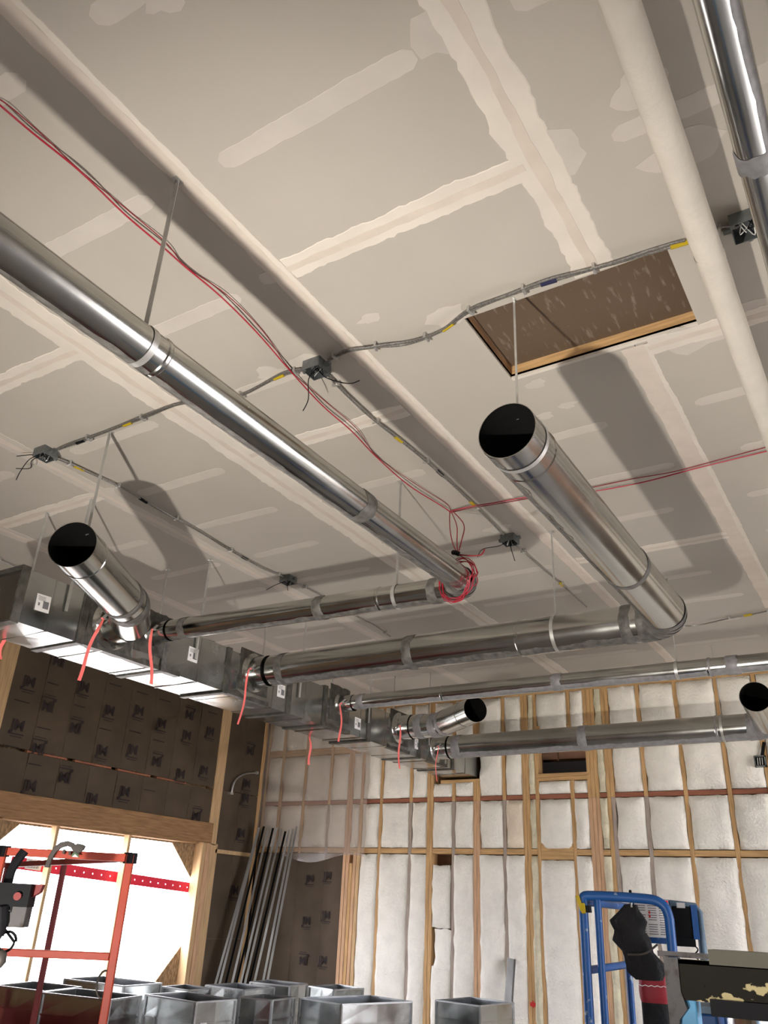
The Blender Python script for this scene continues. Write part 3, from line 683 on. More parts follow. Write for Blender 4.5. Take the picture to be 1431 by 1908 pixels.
for (y0, y1, z0, z1) in ((3.36, 4.3, 3.27, 3.30), (4.8, 5.35, 3.27, 3.3), (6.2, 6.6, 3.27, 3.29), (7.3, 7.75, 3.27, 3.29), (8.15, 8.6, 3.27, 3.29)):
    seamP = []
    for i in range(24):
        y = y0 + (y1 - y0) * i / 23; h = 0.03 + 0.03 * mnoise.noise(V((y * 9, 1, 1)))
        seamP += [(TB1 - 0.05 - 0.03 * mnoise.noise(V((y * 11, 4, 1))), y, TZa - 0.003), (TB1 + 0.006, y, TZa - 0.003), (TB1 + 0.0065, y, TZa + h)]
    MB().grid(seamP, 24, 3).build('edge_sealant', 'sealant_dark', tr, smooth=True, angle=50)
def sticker(parent, y, z, w_=0.105, h=0.11, tilt=0.0):
    t = Matrix.Rotation(tilt, 3, 'X'); c = V((XT + 0.0075, y, z)); uy, uz = t @ V((0, 1, 0)), t @ V((0, 0, 1))
    s_ = MB().obox(c, V((0.001, 0, 0)), uy * w_ / 2, uz * h / 2).build('sticker', 'white_label', parent)
    b = MB()
    b.obox(c + V((0.0015, 0, 0)) + uy * w_ * 0.2 - uz * h * 0.08, V((0.0004, 0, 0)), uy * w_ * 0.2, uz * h * 0.22)
    for k in range(4): b.obox(c + V((0.0015, 0, 0)) - uy * w_ * 0.12 + uz * h * (0.36 - 0.07 * k), V((0.0004, 0, 0)), uy * w_ * (0.28 - 0.05 * (k % 2)), uz * h * 0.012)
    b.obox(c + V((0.0015, 0, 0)) - uy * w_ * 0.28 - uz * h * 0.1, V((0.0004, 0, 0)), uy * w_ * 0.06, uz * h * 0.09)
    b.build('sticker_print', 'print_grey', s_)
for (y, z, t) in ((3.03, 3.45, 0.05), (4.40, 3.48, 0), (5.50, 3.45, 0.03), (6.72, 3.41, 0), (7.9, 3.42, 0)): sticker(tr, y, z, tilt=t)
s_ = MB().box((-4.90, 2.852, 3.40), (-4.79, 2.856, 3.53)).build('sticker', 'white_label', tr); MB().box((-4.84, 2.850, 3.43), (-4.80, 2.8515, 3.48)).box((-4.89, 2.850, 3.50), (-4.82, 2.8515, 3.505)).box((-4.89, 2.850, 3.485), (-4.83, 2.8515, 3.49)).build('sticker_print', 'print_grey', s_)

# ---- hanger straps
def hanger(x, y, zb_, label, loop=None, axis='y', wd=0.0125, xb=None, yb=None):
    o = thing('hanger_strap', label, 'strap', (x, y, CEIL), 'duct hanger straps')
    xb = x if xb is None else xb; yb = y if yb is None else yb
    if axis == 'y': a, c_ = V((wd, 0, 0)), V((0, 0.0012, 0))
    else: a, c_ = V((0, wd, 0)), V((0.0012, 0, 0))
    p0, p1 = V((x, y, CEIL - 0.002)), V((xb, yb, zb_)); m_ = (p0 + p1) / 2
    MB().obox(m_, a, c_, (p1 - p0) / 2).build('strap', 'strap_metal', o)
    MB().obox(p0 + V((0, 0, -0.001)), a * 1.2, (c_.normalized()) * 0.02, V((0, 0, 0.0015))).obox(p0 + V((0, 0, -0.006)), a * 0.5, c_ * 5, V((0, 0, 0.006))).build('ceiling_foot', 'strap_metal', o)
    if loop:
        cx, cy, cz, r = loop; d = V((0, 1, 0)) if axis == 'y' else V((1, 0, 0)); u, v = frame_from(d); P = []
        for t in (-0.0125, 0.0125): P += ring_pts(V((cx, cy, cz)) + d * t, u, v, r + 0.0032, 40)
        fs = [(k, (k + 1) % 40, 40 + (k + 1) % 40, 40 + k) for k in range(40)]
        MB().add(P, fs).build('strap_loop', 'strap_metal', o, smooth=True)
    return o
hanger(-1.97, 1.45, 3.56, 'flat metal strap holding the long narrow duct near its middle', (-1.97, 1.45, 3.485, r6))
hanger(-3.69, 2.63, 3.60, 'bent metal strap holding the open stub on the left', None)
hanger(-1.11, 2.70, 3.64, 'thin metal strap at the open end of the wide duct below the hatch', (-1.11, 2.70, ZD, r10 + 0.001), wd=0.005)
hanger(-2.45, 3.96, 3.57, 'metal strap hidden partly behind the long narrow duct', (-2.45, 3.985, 3.495, r6), 'x')
hanger(-1.87, 5.11, 3.63, 'metal strap carrying the wide branch near its elbow', (-1.87, 5.13, ZD, r10 + 0.001), 'x')
hanger(-1.38, 6.37, 3.59, 'metal strap carrying the narrow far branch near the right edge', (-1.38, 6.38, ZD + 0.01, r6 - 0.006), 'x')
hanger(-1.45, 8.34, 3.59, 'metal strap carrying the lowest far branch beside its open elbow', (-1.45, 8.36, 3.473, r10), 'x')
hanger(-0.25, 2.09, 4.12, 'small dark metal strap beside the white insulated pipe', None)
tl = {3.2: 'nearest the left end', 4.42: 'behind the open stub', 5.75: 'above the pale sticker', 6.9: 'beside the narrow far branch', 8.15: 'nearest the insulated wall'}
for y, t_ in tl.items():
    hanger(-4.99 - 0.022, y, 3.45, 'thin metal strap at far side of the trunk, ' + t_, None, 'x', 0.009); hanger(-4.53, y, 3.45, 'thin metal strap at room side of the trunk, ' + t_, None, 'x', 0.011)

# ---- flagging ribbons tied to the damper handles
def ribbon(x, top, bot, label, seed, wd=0.024):
    a = V(top) if len(top) == 3 else on_x(*top, x); x = a.x; b_ = on_x(*bot, x); L = a.z - b_.z; P = []; N = 12
    for i in range(N + 1):
        t = i / N; p = a.lerp(b_, t) + V((0.012 * math.sin(t * 5 + seed), 0.006 * math.sin(t * 7 + seed), 0)); ang = 0.5 * math.sin(seed * 2 + t * 2.2) - 0.9
        wv = V((math.cos(ang) * 0.45, math.sin(ang + 2.2), 0)).normalized() * wd * (0.55 + 0.45 * min(1, t * 6)) / 2
        P += [p - wv, p + wv]
    o = MB().grid(P, N + 1, 2).tube([a + V((0, -.006, .004)), a + V((.006, 0, -.004)), a + V((0, .008, .004))], 0.008, 6).build('flagging_ribbon', 'ribbon')
    return tag(o, label, 'ribbon', 'orange flagging ribbons')
ribbon(-5.0, (6, 1185), (0, 1228), 'orange ribbon hanging from the far side of the trunk beside the left edge', 1)
ribbon(-4.44, (XT + 0.095, 3.6 - r11 - 0.032, 3.475 - 0.012), (145, 1268), 'long orange ribbon under the open duct stub on the left', 2)
ribbon(-4.44, (XT + 0.095, 3.985 - r6 - 0.032, 3.53 - 0.012), (280, 1275), 'orange ribbon under the start of the narrow branch', 3)
ribbon(-4.44, (XT + 0.095, 5.13 - r10 - 0.032, ZD - 0.012), (443, 1350), 'long orange ribbon at the wide branch where it leaves the trunk', 4, 0.018)
ribbon(-4.44, (XT + 0.095, 6.4 - r6 - 0.032, ZD - 0.012), (632, 1382), 'orange ribbon under the far narrow branch', 5)
ribbon(-5.0, (-5.0, 6.56, 3.283), (577, 1425), 'orange ribbon below the far side of the trunk against the plastic film', 6)
ribbon(-4.44, (XT + 0.095, 7.52 - r10 - 0.032, ZD - 0.012), (745, 1432), 'orange ribbon beside the short shiny stub', 7)
ribbon(-4.44, (XT + 0.095, 8.36 - r10 - 0.032, 3.455 - 0.012), (813, 1456), 'orange ribbon at the lowest far branch', 8, 0.016)

# ================================================================== CEILING ELECTRICS
def jbox(px, label, wires, size=0.105, rot=0.0):
    c = ce(*px, 0.03); o = thing('junction_box', label, 'box', (c.x, c.y, CEIL), 'ceiling junction boxes')
    h = size / 2; z1, z0 = CEIL - 0.001, CEIL - 0.058; t = 0.003; b = MB()
    b.box((c.x - h, c.y - h, z1 - t), (c.x + h, c.y + h, z1))
    for (a, d) in (((c.x - h, c.y - h, z0), (c.x + h, c.y - h + t, z1 - t)), ((c.x - h, c.y + h - t, z0), (c.x + h, c.y + h, z1 - t)), ((c.x - h, c.y - h + t, z0), (c.x - h + t, c.y + h - t, z1 - t)), ((c.x + h - t, c.y - h + t, z0), (c.x + h, c.y + h - t, z1 - t))): b.box(a, d)
    for sx, sy in ((1, 1), (-1, -1)): b.box((c.x + sx * (h - .018), c.y + sy * (h - .018), z0), (c.x + sx * (h - .004), c.y + sy * (h - .004), z0 + .004))
    b.build('box_shell', 'box_grey', o)
    for (dx, dy) in ((1, 0), (-1, 0), (0, 1)):
        MB().tube([(c.x + dx * h, c.y + dy * h, CEIL - .026), (c.x + dx * (h + .03), c.y + dy * (h + .03), CEIL - .024)], 0.014, 10).build('cable_connector', 'box_grey', o)
    for k in range(6):
        a = rnd(0, 6.28); p = [V((c.x + rnd(-.03, .03), c.y + rnd(-.03, .03), CEIL - rnd(.01, .03))) for _ in range(3)]; p[1].z = CEIL - 0.065
        MB().tube(spline(p, 4), 0.0022, 5).build('wire', 'black' if k % 2 else 'strap_metal', o)
    for wv in wires:
        MB().tube(spline([c] + [c + V(q) for q in wv], 5), 0.0028, 5).build('wire', 'black', o)
    return o
jbox((590, 686), 'grey steel box on ceiling between the long narrow duct and the attic hatch', [((-.02, -.03, -.08), (-.05, .02, -.16), (-.06, .0, -.24)), ((.05, .03, -.06), (.12, .12, -.06), (.16, .16, -.03))])
jbox((85, 846), 'grey steel box on ceiling beside the left edge above the open stub', [((-.08, -.03, -.04), (-.16, .02, -.05), (-.25, -.02, -.05)), ((-.05, -.06, -.05), (-.12, -.06, -.12), (-.16, -.05, -.17)), ((-.06, -.06, -.02), (-.14, -.1, -.03))])
jbox((950, 1006), 'grey steel box on ceiling left of the wide open duct', [((-.06, -.06, -.06), (-.17, -.10, -.08), (-.22, -.09, -.13)), ((.02, -.03, -.08), (.06, -.06, -.2))])
jbox((537, 1081), 'grey steel box on ceiling above the middle of the narrow branch', [((-.08, -.06, -.05), (-.16, -.08, -.09)), ((.03, -.04, -.06), (.05, -.05, -.12))])
jbox((1392, 420), 'grey steel box on ceiling between white pipe and silver duct', [((.05, .1, -.05), (.1, .2, -.16))], 0.115)
def cable(pxs, label, double=True, drop=0.022, tags=(), r=0.0062):
    pts = spline([ce(x, y, drop) for x, y in pxs], 7)
    o = thing('armored_cable', label, 'cable', tuple(pts[0]), 'armored cables on the ceiling')
    MB().tube(pts, r, 8).build('cable', 'cable', o, smooth=True)
    if double:
        q = [p + V((0.006, -0.016, -0.004 + 0.006 * math.sin(i * 0.4))) for i, p in enumerate(pts)]; MB().tube(q, r * 0.9, 8).build('cable', 'cable', o, smooth=True)
    for (px, m_) in tags:
        c = ce(*px, drop); i = min(range(len(pts)), key=lambda k: (pts[k] - c).length); i = min(max(i, 1), len(pts) - 2); d = (pts[i + 1] - pts[i - 1]).normalized()
        MB().tube([pts[i] - d * .035, pts[i] + d * .035], r * 1.75, 8).build('cable_tag', m_, o, smooth=True)
    for k in range(3, len(pts) - 2, 11):
        d = (pts[k + 1] - pts[k - 1]).normalized(); s_ = d.cross(V((0, 0, 1))).normalized()
        MB().obox(pts[k] + V((0, 0, 0.004)), s_ * 0.022, d * 0.006, V((0, 0, drop * 0.62))).build('cable_clip', 'strap_metal', o)
    return o
cable([(612, 672), (650, 655), (700, 647), (760, 641), (820, 618), (870, 584), (920, 561), (1000, 533), (1080, 509), (1180, 481), (1275, 453)], 'metal clad cable curving past the attic hatch', tags=(((835, 607), 'yellow'), ((1262, 456), 'yellow'), ((1022, 526), 'navy')))
cable([(565, 690), (520, 702), (450, 737), (395, 750), (335, 753), (275, 776), (210, 800), (150, 823), (108, 838)], 'metal clad cable passing above the long narrow duct', tags=(((520, 702), 'yellow'), ((240, 788), 'yellow'), ((150, 823), 'black')))
cable([(614, 703), (650, 740), (700, 785), (760, 832), (820, 882), (880, 938), (938, 996)], 'metal clad cable running beside the shadowed ceiling joint', tags=(((745, 818), 'yellow'), ((885, 942), 'yellow'), ((822, 884), 'black')))
cable([(962, 1016), (1000, 1050), (1045, 1088), (1093, 1131)], 'short metal clad cable ending loose above the wide branch', False, tags=(((1045, 1088), 'yellow'),))
cable([(108, 855), (165, 880), (220, 905), (300, 952), (350, 977), (420, 1020), (480, 1053), (528, 1075)], 'metal clad cable crossing the duct shadow above the open stub', tags=(((150, 874), 'yellow'), ((270, 935), 'black'), ((455, 1040), 'black')))
cable([(550, 1086), (600, 1110), (660, 1146), (700, 1166), (727, 1186)], 'metal clad cable passing over the narrow branch', False)
cable([(-20, 1036), (30, 1056), (70, 1073), (135, 1100), (200, 1130), (300, 1165), (400, 1196)], 'metal clad cable along the far side of the trunk', False)
cable([(1262, 1166), (1300, 1165), (1360, 1152), (1400, 1145), (1450, 1134)], 'metal clad cable beyond the elbow of the wide duct', False, tags=(((1392, 1147), 'yellow'),))
cable([(1332, 430), (1352, 428), (1374, 424)], 'stub of metal clad cable between white pipe and box', True)
def rwire(pxs, label, m_='red_wire', drop=0.02, r=0.0038, per=6, extra=None):
    pts = spline([ce(x, y, drop + 0.012 * (i % 2)) for i, (x, y) in enumerate(pxs)], per); o = MB().tube(pts, r, 6).build('wire', m_, None, smooth=True)
    return tag(o, label, 'wire', 'red wires')
RW = [(-20, 180), (0, 196), (60, 247), (150, 320), (230, 397), (300, 457), (345, 497), (412, 553), (480, 621), (540, 690), (600, 755), (655, 803), (700, 850), (760, 903), (820, 941), (838, 953)]
rwire(RW, 'thick red wire running beside the long narrow duct')
rwire([(x + 10, y - 4) if i % 3 else (x + 2, y) for i, (x, y) in enumerate(RW)], 'thinner dark red wire weaving beside the thick one', 'red_wire_dark', 0.006, 0.0022)
rwire([(838, 953), (870, 945), (920, 937), (985, 926), (1050, 922), (1110, 915), (1200, 898), (1300, 872), (1440, 838)], 'red wire crossing above the wide open duct, lower of the pair', 'red_wire', 0.03)
rwire([(838, 956), (870, 948), (920, 940), (985, 929), (1060, 916), (1105, 908), (1180, 892), (1250, 880), (1320, 862), (1440, 830)], 'red wire crossing above the wide open duct, upper of the pair', 'red_wire_dark', 0.012, 0.003)
co = thing('wire_coil', 'coil of red wire looped over the elbow of the narrow duct', 'wire', (-1.87, 3.9, 3.5))
kn = on_y(853, 1033, 3.86); cc = on_y(850, 1078, 3.86); tp = ce(838, 953, .03)
for s_ in (0, 1, 2): MB().tube(spline([tp + V((0.01 * s_, 0, 0)), tp.lerp(kn, 0.4) + V((-0.02 + 0.05 * s_, 0, 0)), tp.lerp(kn, 0.75) + V((0.03 * s_ - .02, 0, 0)), kn], 6), 0.0035, 6).build('drop_wire', 'red_wire', co, smooth=True)
for k in range(6):
    R1, R2 = rnd(0.10, 0.135), rnd(0.11, 0.15); ph = rnd(0, .5); P = []
    for i in range(28):
        a = 2 * math.pi * i / 28; q = V((math.cos(a) * R1 + rnd(-.003, .003), 0.10 * math.sin(a * 0.5 + ph) - 0.13 * (0.5 - 0.5 * math.cos(a)) * 0.2, math.sin(a) * R2))
        P.append(cc + q + V((rnd(-.004, .004), rnd(-.008, .008) - 0.03, 0)))
    MB().tube(P, 0.0026, 6, closed=True).build('loop', 'red_wire', co, smooth=True)
MB().tube([kn + V((-.02, -.02, .008)), kn + V((0, -.03, 0)), kn + V((.02, -.02, -.01))], 0.014, 8).build('tie', 'black', co, smooth=True)
MB().tube(spline([kn, kn + V((.08, -.02, -.03)), kn + V((.15, -.01, -.035)), kn + V((.17, 0, .0))], 6), 0.004, 6).build('tail', 'red_wire_dark', co, smooth=True)
MB().tube(spline([kn, kn + V((.07, -.02, -.06)), kn + V((.12, 0, -.16)), kn + V((.12, 0, -.2)), kn + V((.10, 0, -.21))], 6), 0.0028, 6).build('tail', 'red_wire_dark', co, smooth=True)

# ---- electrical bits on the walls
P = on_y(1417, 1419, YB - 0.05); eb = thing('wall_box', 'small grey electrical box fixed in the insulated wall by the right edge', 'box', (P.x, YB - 0.03, P.z))
h = 0.055; b = MB()
for (a, c_) in (((P.x - h, YB - .085, P.z - h), (P.x - h + .012, YB - .02, P.z + h)), ((P.x + h - .012, YB - .085, P.z - h), (P.x + h, YB - .02, P.z + h)), ((P.x - h, YB - .085, P.z - h), (P.x + h, YB - .02, P.z - h + .012)), ((P.x - h, YB - .085, P.z + h - .012), (P.x + h, YB - .02, P.z + h))): b.box(a, c_)
b.build('box_shell', 'box_grey', eb); MB().box((P.x - h + .012, YB - .03, P.z - h + .012), (P.x + h - .012, YB - .022, P.z + h - .012)).build('box_back', 'black', eb)
for k in range(3): MB().tube([(P.x - .025 + .022 * k, YB - .07, P.z - .035), (P.x - .02 + .022 * k, YB - .075, P.z + .035)], 0.005, 6).build('wire', 'strap_metal', eb)
MB().bar((P.x + .02, YB - .03, P.z + h), (P.x + .06, YB - .03, P.z + h + .14), 0.03, 0.02).build('cable', 'black', eb)
q = [on_x(x, y, XL + 0.04) for x, y in ((432, 1476), (433, 1466), (438, 1454), (447, 1446), (460, 1441), (476, 1440))]
fc = thing('conduit_stub', 'curved silver conduit stub poking from the brown wall near the corner', 'pipe', tuple(q[0]))
pts = spline(q, 5); pts = [p + V((0.0 + 0.02 * i / len(pts), 0, 0)) for i, p in enumerate(pts)]
MB().tube(pts, 0.014, 10).build('conduit', 'galv_matte', fc, smooth=True); MB().tube([pts[-1] - (pts[-1] - pts[-2]).normalized() * .01, pts[-1] + (pts[-1] - pts[-2]).normalized() * 0.02], 0.024, 12).build('end_fitting', 'strap_metal', fc, smooth=True)
MB().box((XL - 0.01, q[0].y - .03, q[0].z - .03), (XL + 0.045, q[0].y + .03, q[0].z + .0)).build('base_clip', 'strap_metal', fc)

# ================================================================== ON THE FLOOR
# ---- loose trunk sections stood on end
ZS = 1.10
def section(L, C, R, label, h=ZS, sticker_on=False):
    L, C, R = (on_z(*q, h) for q in (L, C, R)); e2 = R - C; e1 = L - C
    n = V((-e2.y, e2.x, 0)).normalized(); n = n if n.dot(e1) > 0 else -n
    d1 = (e1.normalized() + n).normalized(); l1 = e1.length
    e1 = d1 * l1; B = C + e1 + e2; ctr = (C + B) / 2
    o = thing('duct_section', label, 'duct', (ctr.x, ctr.y, 0), 'loose duct sections on the floor')
    cs = [C, C + e2, B, C + e1]; t = 0.004
    for i in range(4):
        a, b_ = cs[i], cs[(i + 1) % 4]; d = (b_ - a).normalized(); nn = V((d.y, -d.x, 0)); ln = (b_ - a).length
        if (ctr - a).dot(nn) > 0: nn = -nn
        mb = MB(); mb.mi = 0
        rows = [0.0, h * 0.34, h * 0.67, h - 0.13, h]; P = []
        for z in rows:
            for f, bul in ((0, 0), (0.5, 0.007), (1, 0)): P.append(V((a.x, a.y, z)) + d * ln * f + nn * (bul if 0 < z < h else bul * .3))
        mb.grid(P, len(rows), 3); mb.mi = 1; mb.grid([p - nn * t for p in P], len(rows), 3, True); mb.mi = 0
        mb.add([P[-3], P[-2], P[-1], P[-1] - nn * t, P[-2] - nn * t, P[-3] - nn * t], [(0, 1, 4, 5), (1, 2, 3, 4)])
        mb.build('panel', ['galv_flat', 'duct_inside'], o)
        MB().bar(V((a.x, a.y, h - 0.14)) + nn * .003 + d * .004, V((b_.x, b_.y, h - 0.14)) + nn * .003 - d * .004, 0.008, 0.012, up=(0, 0, 1)).build('cross_bead', 'galv_flat', o)
        MB().bar(V((a.x, a.y, h - 0.003)) + nn * .004, V((b_.x, b_.y, h - 0.003)) + nn * .004, 0.014, 0.012, up=(0, 0, 1)).build('rim_flange', 'galv_matte', o)
        MB().bar(V((a.x, a.y, 0.0)) + nn * .002, V((a.x, a.y, h)) + nn * .002, 0.018, 0.018).build('corner_seam', 'galv_matte', o)
    if sticker_on:
        d = e2.normalized(); nn = V((d.y, -d.x, 0)); nn = -nn if (ctr - C).dot(nn) > 0 else nn
        MB().obox(C + d * 0.09 + nn * 0.011 + V((0, 0, -.19)), d * 0.035, nn * 0.001, V((0, 0, 0.055))).build('sticker', 'white_label', o)
        MB().obox(C + d * 0.095 + nn * 0.0125 + V((0, 0, -.19)), d * 0.018, nn * 0.0006, V((0, 0, 0.032))).build('sticker_print', 'wood_pink', o)
    return o
section((18, 1835), (84, 1847), (150, 1839), 'galvanized duct section on end at the left behind the orange lift')
section((96, 1848), (205, 1863), (262, 1855), 'galvanized duct section on end reflecting the red lift beside its post')
section((274, 1853), (365, 1867), (439, 1862), 'galvanized duct section on end with small sticker near its corner', sticker_on=True)
section((444, 1858), (507, 1863), (549, 1858), 'galvanized duct section on end in the middle of the front row')
section((554, 1859), (636, 1871), (766, 1866), 'widest galvanized duct section on end at the right of the front row', sticker_on=True)
section((130, 1823), (231, 1837), (300, 1832), 'galvanized duct section on end in back row under the bright window')
section((316, 1838), (352, 1845), (392, 1841), 'small galvanized duct section on end in back row below the wooden posts')
section((388, 1835), (454, 1844), (510, 1840), 'galvanized duct section on end in back row under the leaning studs')
section((474, 1829), (540, 1837), (572, 1833), 'galvanized duct section on end farthest back under the leaning studs')
section((584, 1837), (622, 1844), (676, 1841), 'galvanized duct section on end in back row with bright folded lip')
section((817, 1863), (894, 1874), (956, 1868), 'galvanized duct section on end standing alone by the insulated wall', h=1.02)

# ---- steel studs leaning in the corner
def c_stud(T, B, label, m_='stud_steel', wd=0.025):
    T, B = V(T), V(B); d = (T - B); L = d.length; d.normalize(); f = (V((0.55, -0.83, 0)) - d * V((0.55, -0.83, 0)).dot(d)).normalized(); s_ = d.cross(f); c = (T + B) / 2
    b = MB(); b.obox(c, s_ * wd / 2, f * 0.0012, d * L / 2)
    for k in (-1, 1): b.obox(c + f * 0.011 + s_ * k * (wd / 2 - .0012), s_ * 0.0016, f * 0.011, d * L / 2)
    return tag(b.build('steel_stud', m_), label, 'stud', 'steel studs leaning in the corner')
tops = [(471, 1557), (480, 1543), (489, 1540), (498, 1538), (506, 1543), (513, 1542), (521, 1545), (529, 1549), (536, 1547), (543, 1545), (550, 1540)]
bots = [401, 409, 420, 432, 440, 448, 456, 464, 473, 489, 497]
pos = ['first', 'second', 'third', 'fourth', 'fifth', 'sixth', 'seventh', 'eighth', 'ninth', 'tenth', 'last']
for i, (tp_, bx) in enumerate(zip(tops, bots)):
    T = on_y(tp_[0] + 3, tp_[1], 9.20 - 0.03 * (i % 3)); T.x = max(T.x, XL + 0.13); Bm = on_y(bx, 1835, 8.72 - 0.05 * ((i * 2) % 3)); d = T - Bm; B = T - d * (T.z / d.z)
    dark = i in (2, 4, 7)
    c_stud(T, B, f'{"dark" if dark else "bright"} steel stud leaning in the corner, {pos[i]} from the wooden post', 'black' if dark else 'stud_steel')
T = on_y(953, 1786, YB - 0.05); B = on_y(947, 1875, 9.24); d = T - B; B = T - d * (T.z / d.z)
c_stud(T, B, 'single steel stud leaning on the insulation behind the lone duct section', 'stud_steel', 0.09)

# ---- red perforated strap across the window studs
A, B = on_x(20, 1606, XS - 0.02), on_x(368, 1656, XS - 0.02); d = (B - A); L = d.length; d.normalize(); up = V((1, 0, 0)).cross(d); up = up if up.z > 0 else -up; hw = 0.058; n = 22; b = MB()
for i in range(n):
    c = A + d * (L * (i + 0.5) / n); w2 = L / n / 2; P = []; Q = []
    for k in range(8):
        a = k * math.pi / 4; r = 0.0085; P.append(c + d * math.cos(a) * r + up * math.sin(a) * r)
        sx = max(-1, min(1, math.cos(a) * 1.4)); sy = max(-1, min(1, math.sin(a) * 1.4)); Q.append(c + d * sx * w2 + up * sy * hw)
    b.add(P + Q, [(k, (k + 1) % 8, 8 + (k + 1) % 8, 8 + k) for k in range(8)])
so = thing('perforated_rail', 'red perforated metal rail across the bright window opening', 'rail', tuple(A)); ob = b.build('rail', 'strap_red', so)
sol = ob.modifiers.new('thick', 'SOLIDIFY'); sol.thickness = 0.006; sol.offset = 0
c = on_x(63, 1611, XS - 0.012); MB().obox(c, V((0.001, 0, 0)), d * 0.10, up * 0.05).build('label', 'white_label', so)
b = MB()
for k in range(9): b.obox(c + V((0.0015, 0, 0)) + d * (-0.07 + 0.0165 * k), V((0.0004, 0, 0)), d * (0.003 + 0.003 * (k % 2)), up * (0.035))
b.build('label_print', 'print_grey', so)

# ---- orange scissor lift on the left
ZO = ZC + 0.19
RP, LP, FL, MP = (on_z(*q, ZO) for q in ((243, 1599), (6, 1586), (15, 1612), (121, 1606)))
d1 = (LP - RP).normalized(); d2 = (FL - RP).normalized(); BL = LP + d2 * (FL - RP).length
ol = thing('scissor_lift', 'orange scissor lift with square tube guardrail in front of the window', 'lift', ((RP.x + BL.x) / 2, (RP.y + BL.y) / 2, 0))
ZDk = ZO - 1.20; dn = V((0, 0, -1))
def post(parent, p, z1, w_, m_, name='post', z0=None): return bevel(MB().bar(V((p.x, p.y, ZDk if z0 is None else z0)), V((p.x, p.y, z1)), w_, w_, up=tuple(d1)).build(name, m_, parent), 0.004)
TW = 0.040
post(ol, RP, ZO + TW / 2, TW, 'orange'); post(ol, LP, ZO + TW / 2, TW, 'orange'); post(ol, MP, ZO - TW / 2, 0.034, 'orange_dark'); post(ol, FL, ZO - TW / 2, TW, 'orange_dark'); post(ol, BL, ZO, TW, 'orange_dark')
for p in (RP, LP): MB().box((p.x - .026, p.y - .026, ZO - .028), (p.x + .026, p.y + .026, ZO + .027)).build('corner_cap', 'black', ol)
def rail(parent, a, b_, w_, m_, name='rail'): return bevel(MB().bar(a, b_, w_, w_, up=(0, 0, 1)).build(name, m_, parent), 0.004)
rail(ol, RP + d1 * .024, LP - d1 * .024, TW, 'orange'); rail(ol, RP + d2 * .03, FL + d2 * .5, 0.036, 'orange_dark')
dz = V((0, 0, -0.475)); rail(ol, RP + dz + d1 * .022, LP + dz - d1 * .022, TW * .9, 'orange', 'mid_rail'); rail(ol, FL, BL, TW, 'orange_dark'); rail(ol, LP + d2 * .03, BL, TW, 'orange_dark')
tb = V((0, 0, 0.16))
for (a, b_) in ((RP, FL), (LP, BL), (FL, BL)):
    MB().prism([V((a.x, a.y, ZDk)), V((b_.x, b_.y, ZDk)), V((b_.x, b_.y, ZDk + .17)), V((a.x, a.y, ZDk + .17))], (b_ - a).cross(V((0, 0, 1))).normalized() * 0.02).build('toe_board', 'orange_dark', ol)
MB().prism([V((p.x, p.y, ZDk - 0.10)) for p in (RP, LP, BL, FL)], (0, 0, 0.10)).build('platform', 'orange_dark', ol)
ct = (RP + LP + BL + FL) / 4
def shr(p, f, z): return V((ct.x + (p.x - ct.x) * f, ct.y + (p.y - ct.y) * f, z))
MB().prism([shr(p, .96, 0.12) for p in (RP, LP, BL, FL)], (0, 0, 0.32)).build('chassis', 'orange_dark', ol)
for k in range(3):
    z0_, z1_ = 0.44 + k * 0.115, 0.44 + (k + 1) * 0.115
    for (p, q) in ((RP, FL), (LP, BL)): MB().bar(shr(p, .85, z0_ + .01), shr(q, .85, min(z1_, ZDk - .11)), 0.04, 0.05).build('scissor_arm', 'black', ol)
for p in (RP, LP, BL, FL):
    c = shr(p, .88, 0.16); MB().tube([c - d1 * .05, c + d1 * .05], 0.16, 20).build('wheel', 'black', ol, smooth=True)
hp = RP + V((0, 0, -0.60)) + d1 * 0.03 - d2 * 0.01; P = [hp + d1 * (0.036 * math.cos(t)) + V((0, 0, 0.062 * math.sin(t))) for t in [math.pi * 2 * k / 18 for k in range(18)]]
MB().tube(P, 0.0055, 6, closed=True).build('lanyard_ring', 'tool_grey', ol, smooth=True)
# control box hung from the far rail
cb = at(24, 1684, 4.2); ux = (d1 * -1).normalized(); uz = V((0, 0, 1)); uy = ux.cross(uz)
xb = thing('lift_controller', 'black and chrome lift control box hung inside the orange guardrail', 'controller', tuple(cb))
MB().obox(cb + uz * 0.035, ux * 0.075, uy * 0.06, uz * 0.045).build('body', 'black', xb); bevel(MB().obox(cb - uz * 0.045 + ux * .012, ux * 0.062, uy * 0.05, uz * 0.043).build('front_plate', 'worn_grey', xb), .004)
MB().prism([cb + ux * .075 + uz * .08 - uy * .03, cb + ux * .112 + uz * .08 - uy * .03, cb + ux * .105 + uz * .05 - uy * .03, cb + ux * .075 + uz * .028 - uy * .03], uy * .05).build('guard_horn', 'orange_dark', xb)
MB().tube([cb + ux * .03 + uz * .03 + uy * .062, cb + ux * .03 + uz * .03 + uy * .075], 0.016, 12).build('stop_button', 'orange_dark', xb, smooth=True)
MB().obox(cb - uz * 0.02 - ux * .01 + uy * .0515, ux * 0.025, uy * .001, uz * .012).build('badge', 'black', xb)
MB().prism([cb - uz * .028 - ux * .03 + uy * .053, cb - uz * .028 + ux * .01 + uy * .053, cb - uz * .012 - ux * .010 + uy * .053], uy * .0006).build('badge_print', 'white_label', xb)
MB().tube(spline([cb + uz * .08 - ux * .04, cb + uz * .14 - ux * .035, cb + uz * .21 - ux * .0], 5), 0.02, 8).build('bracket', 'black', xb, smooth=True)
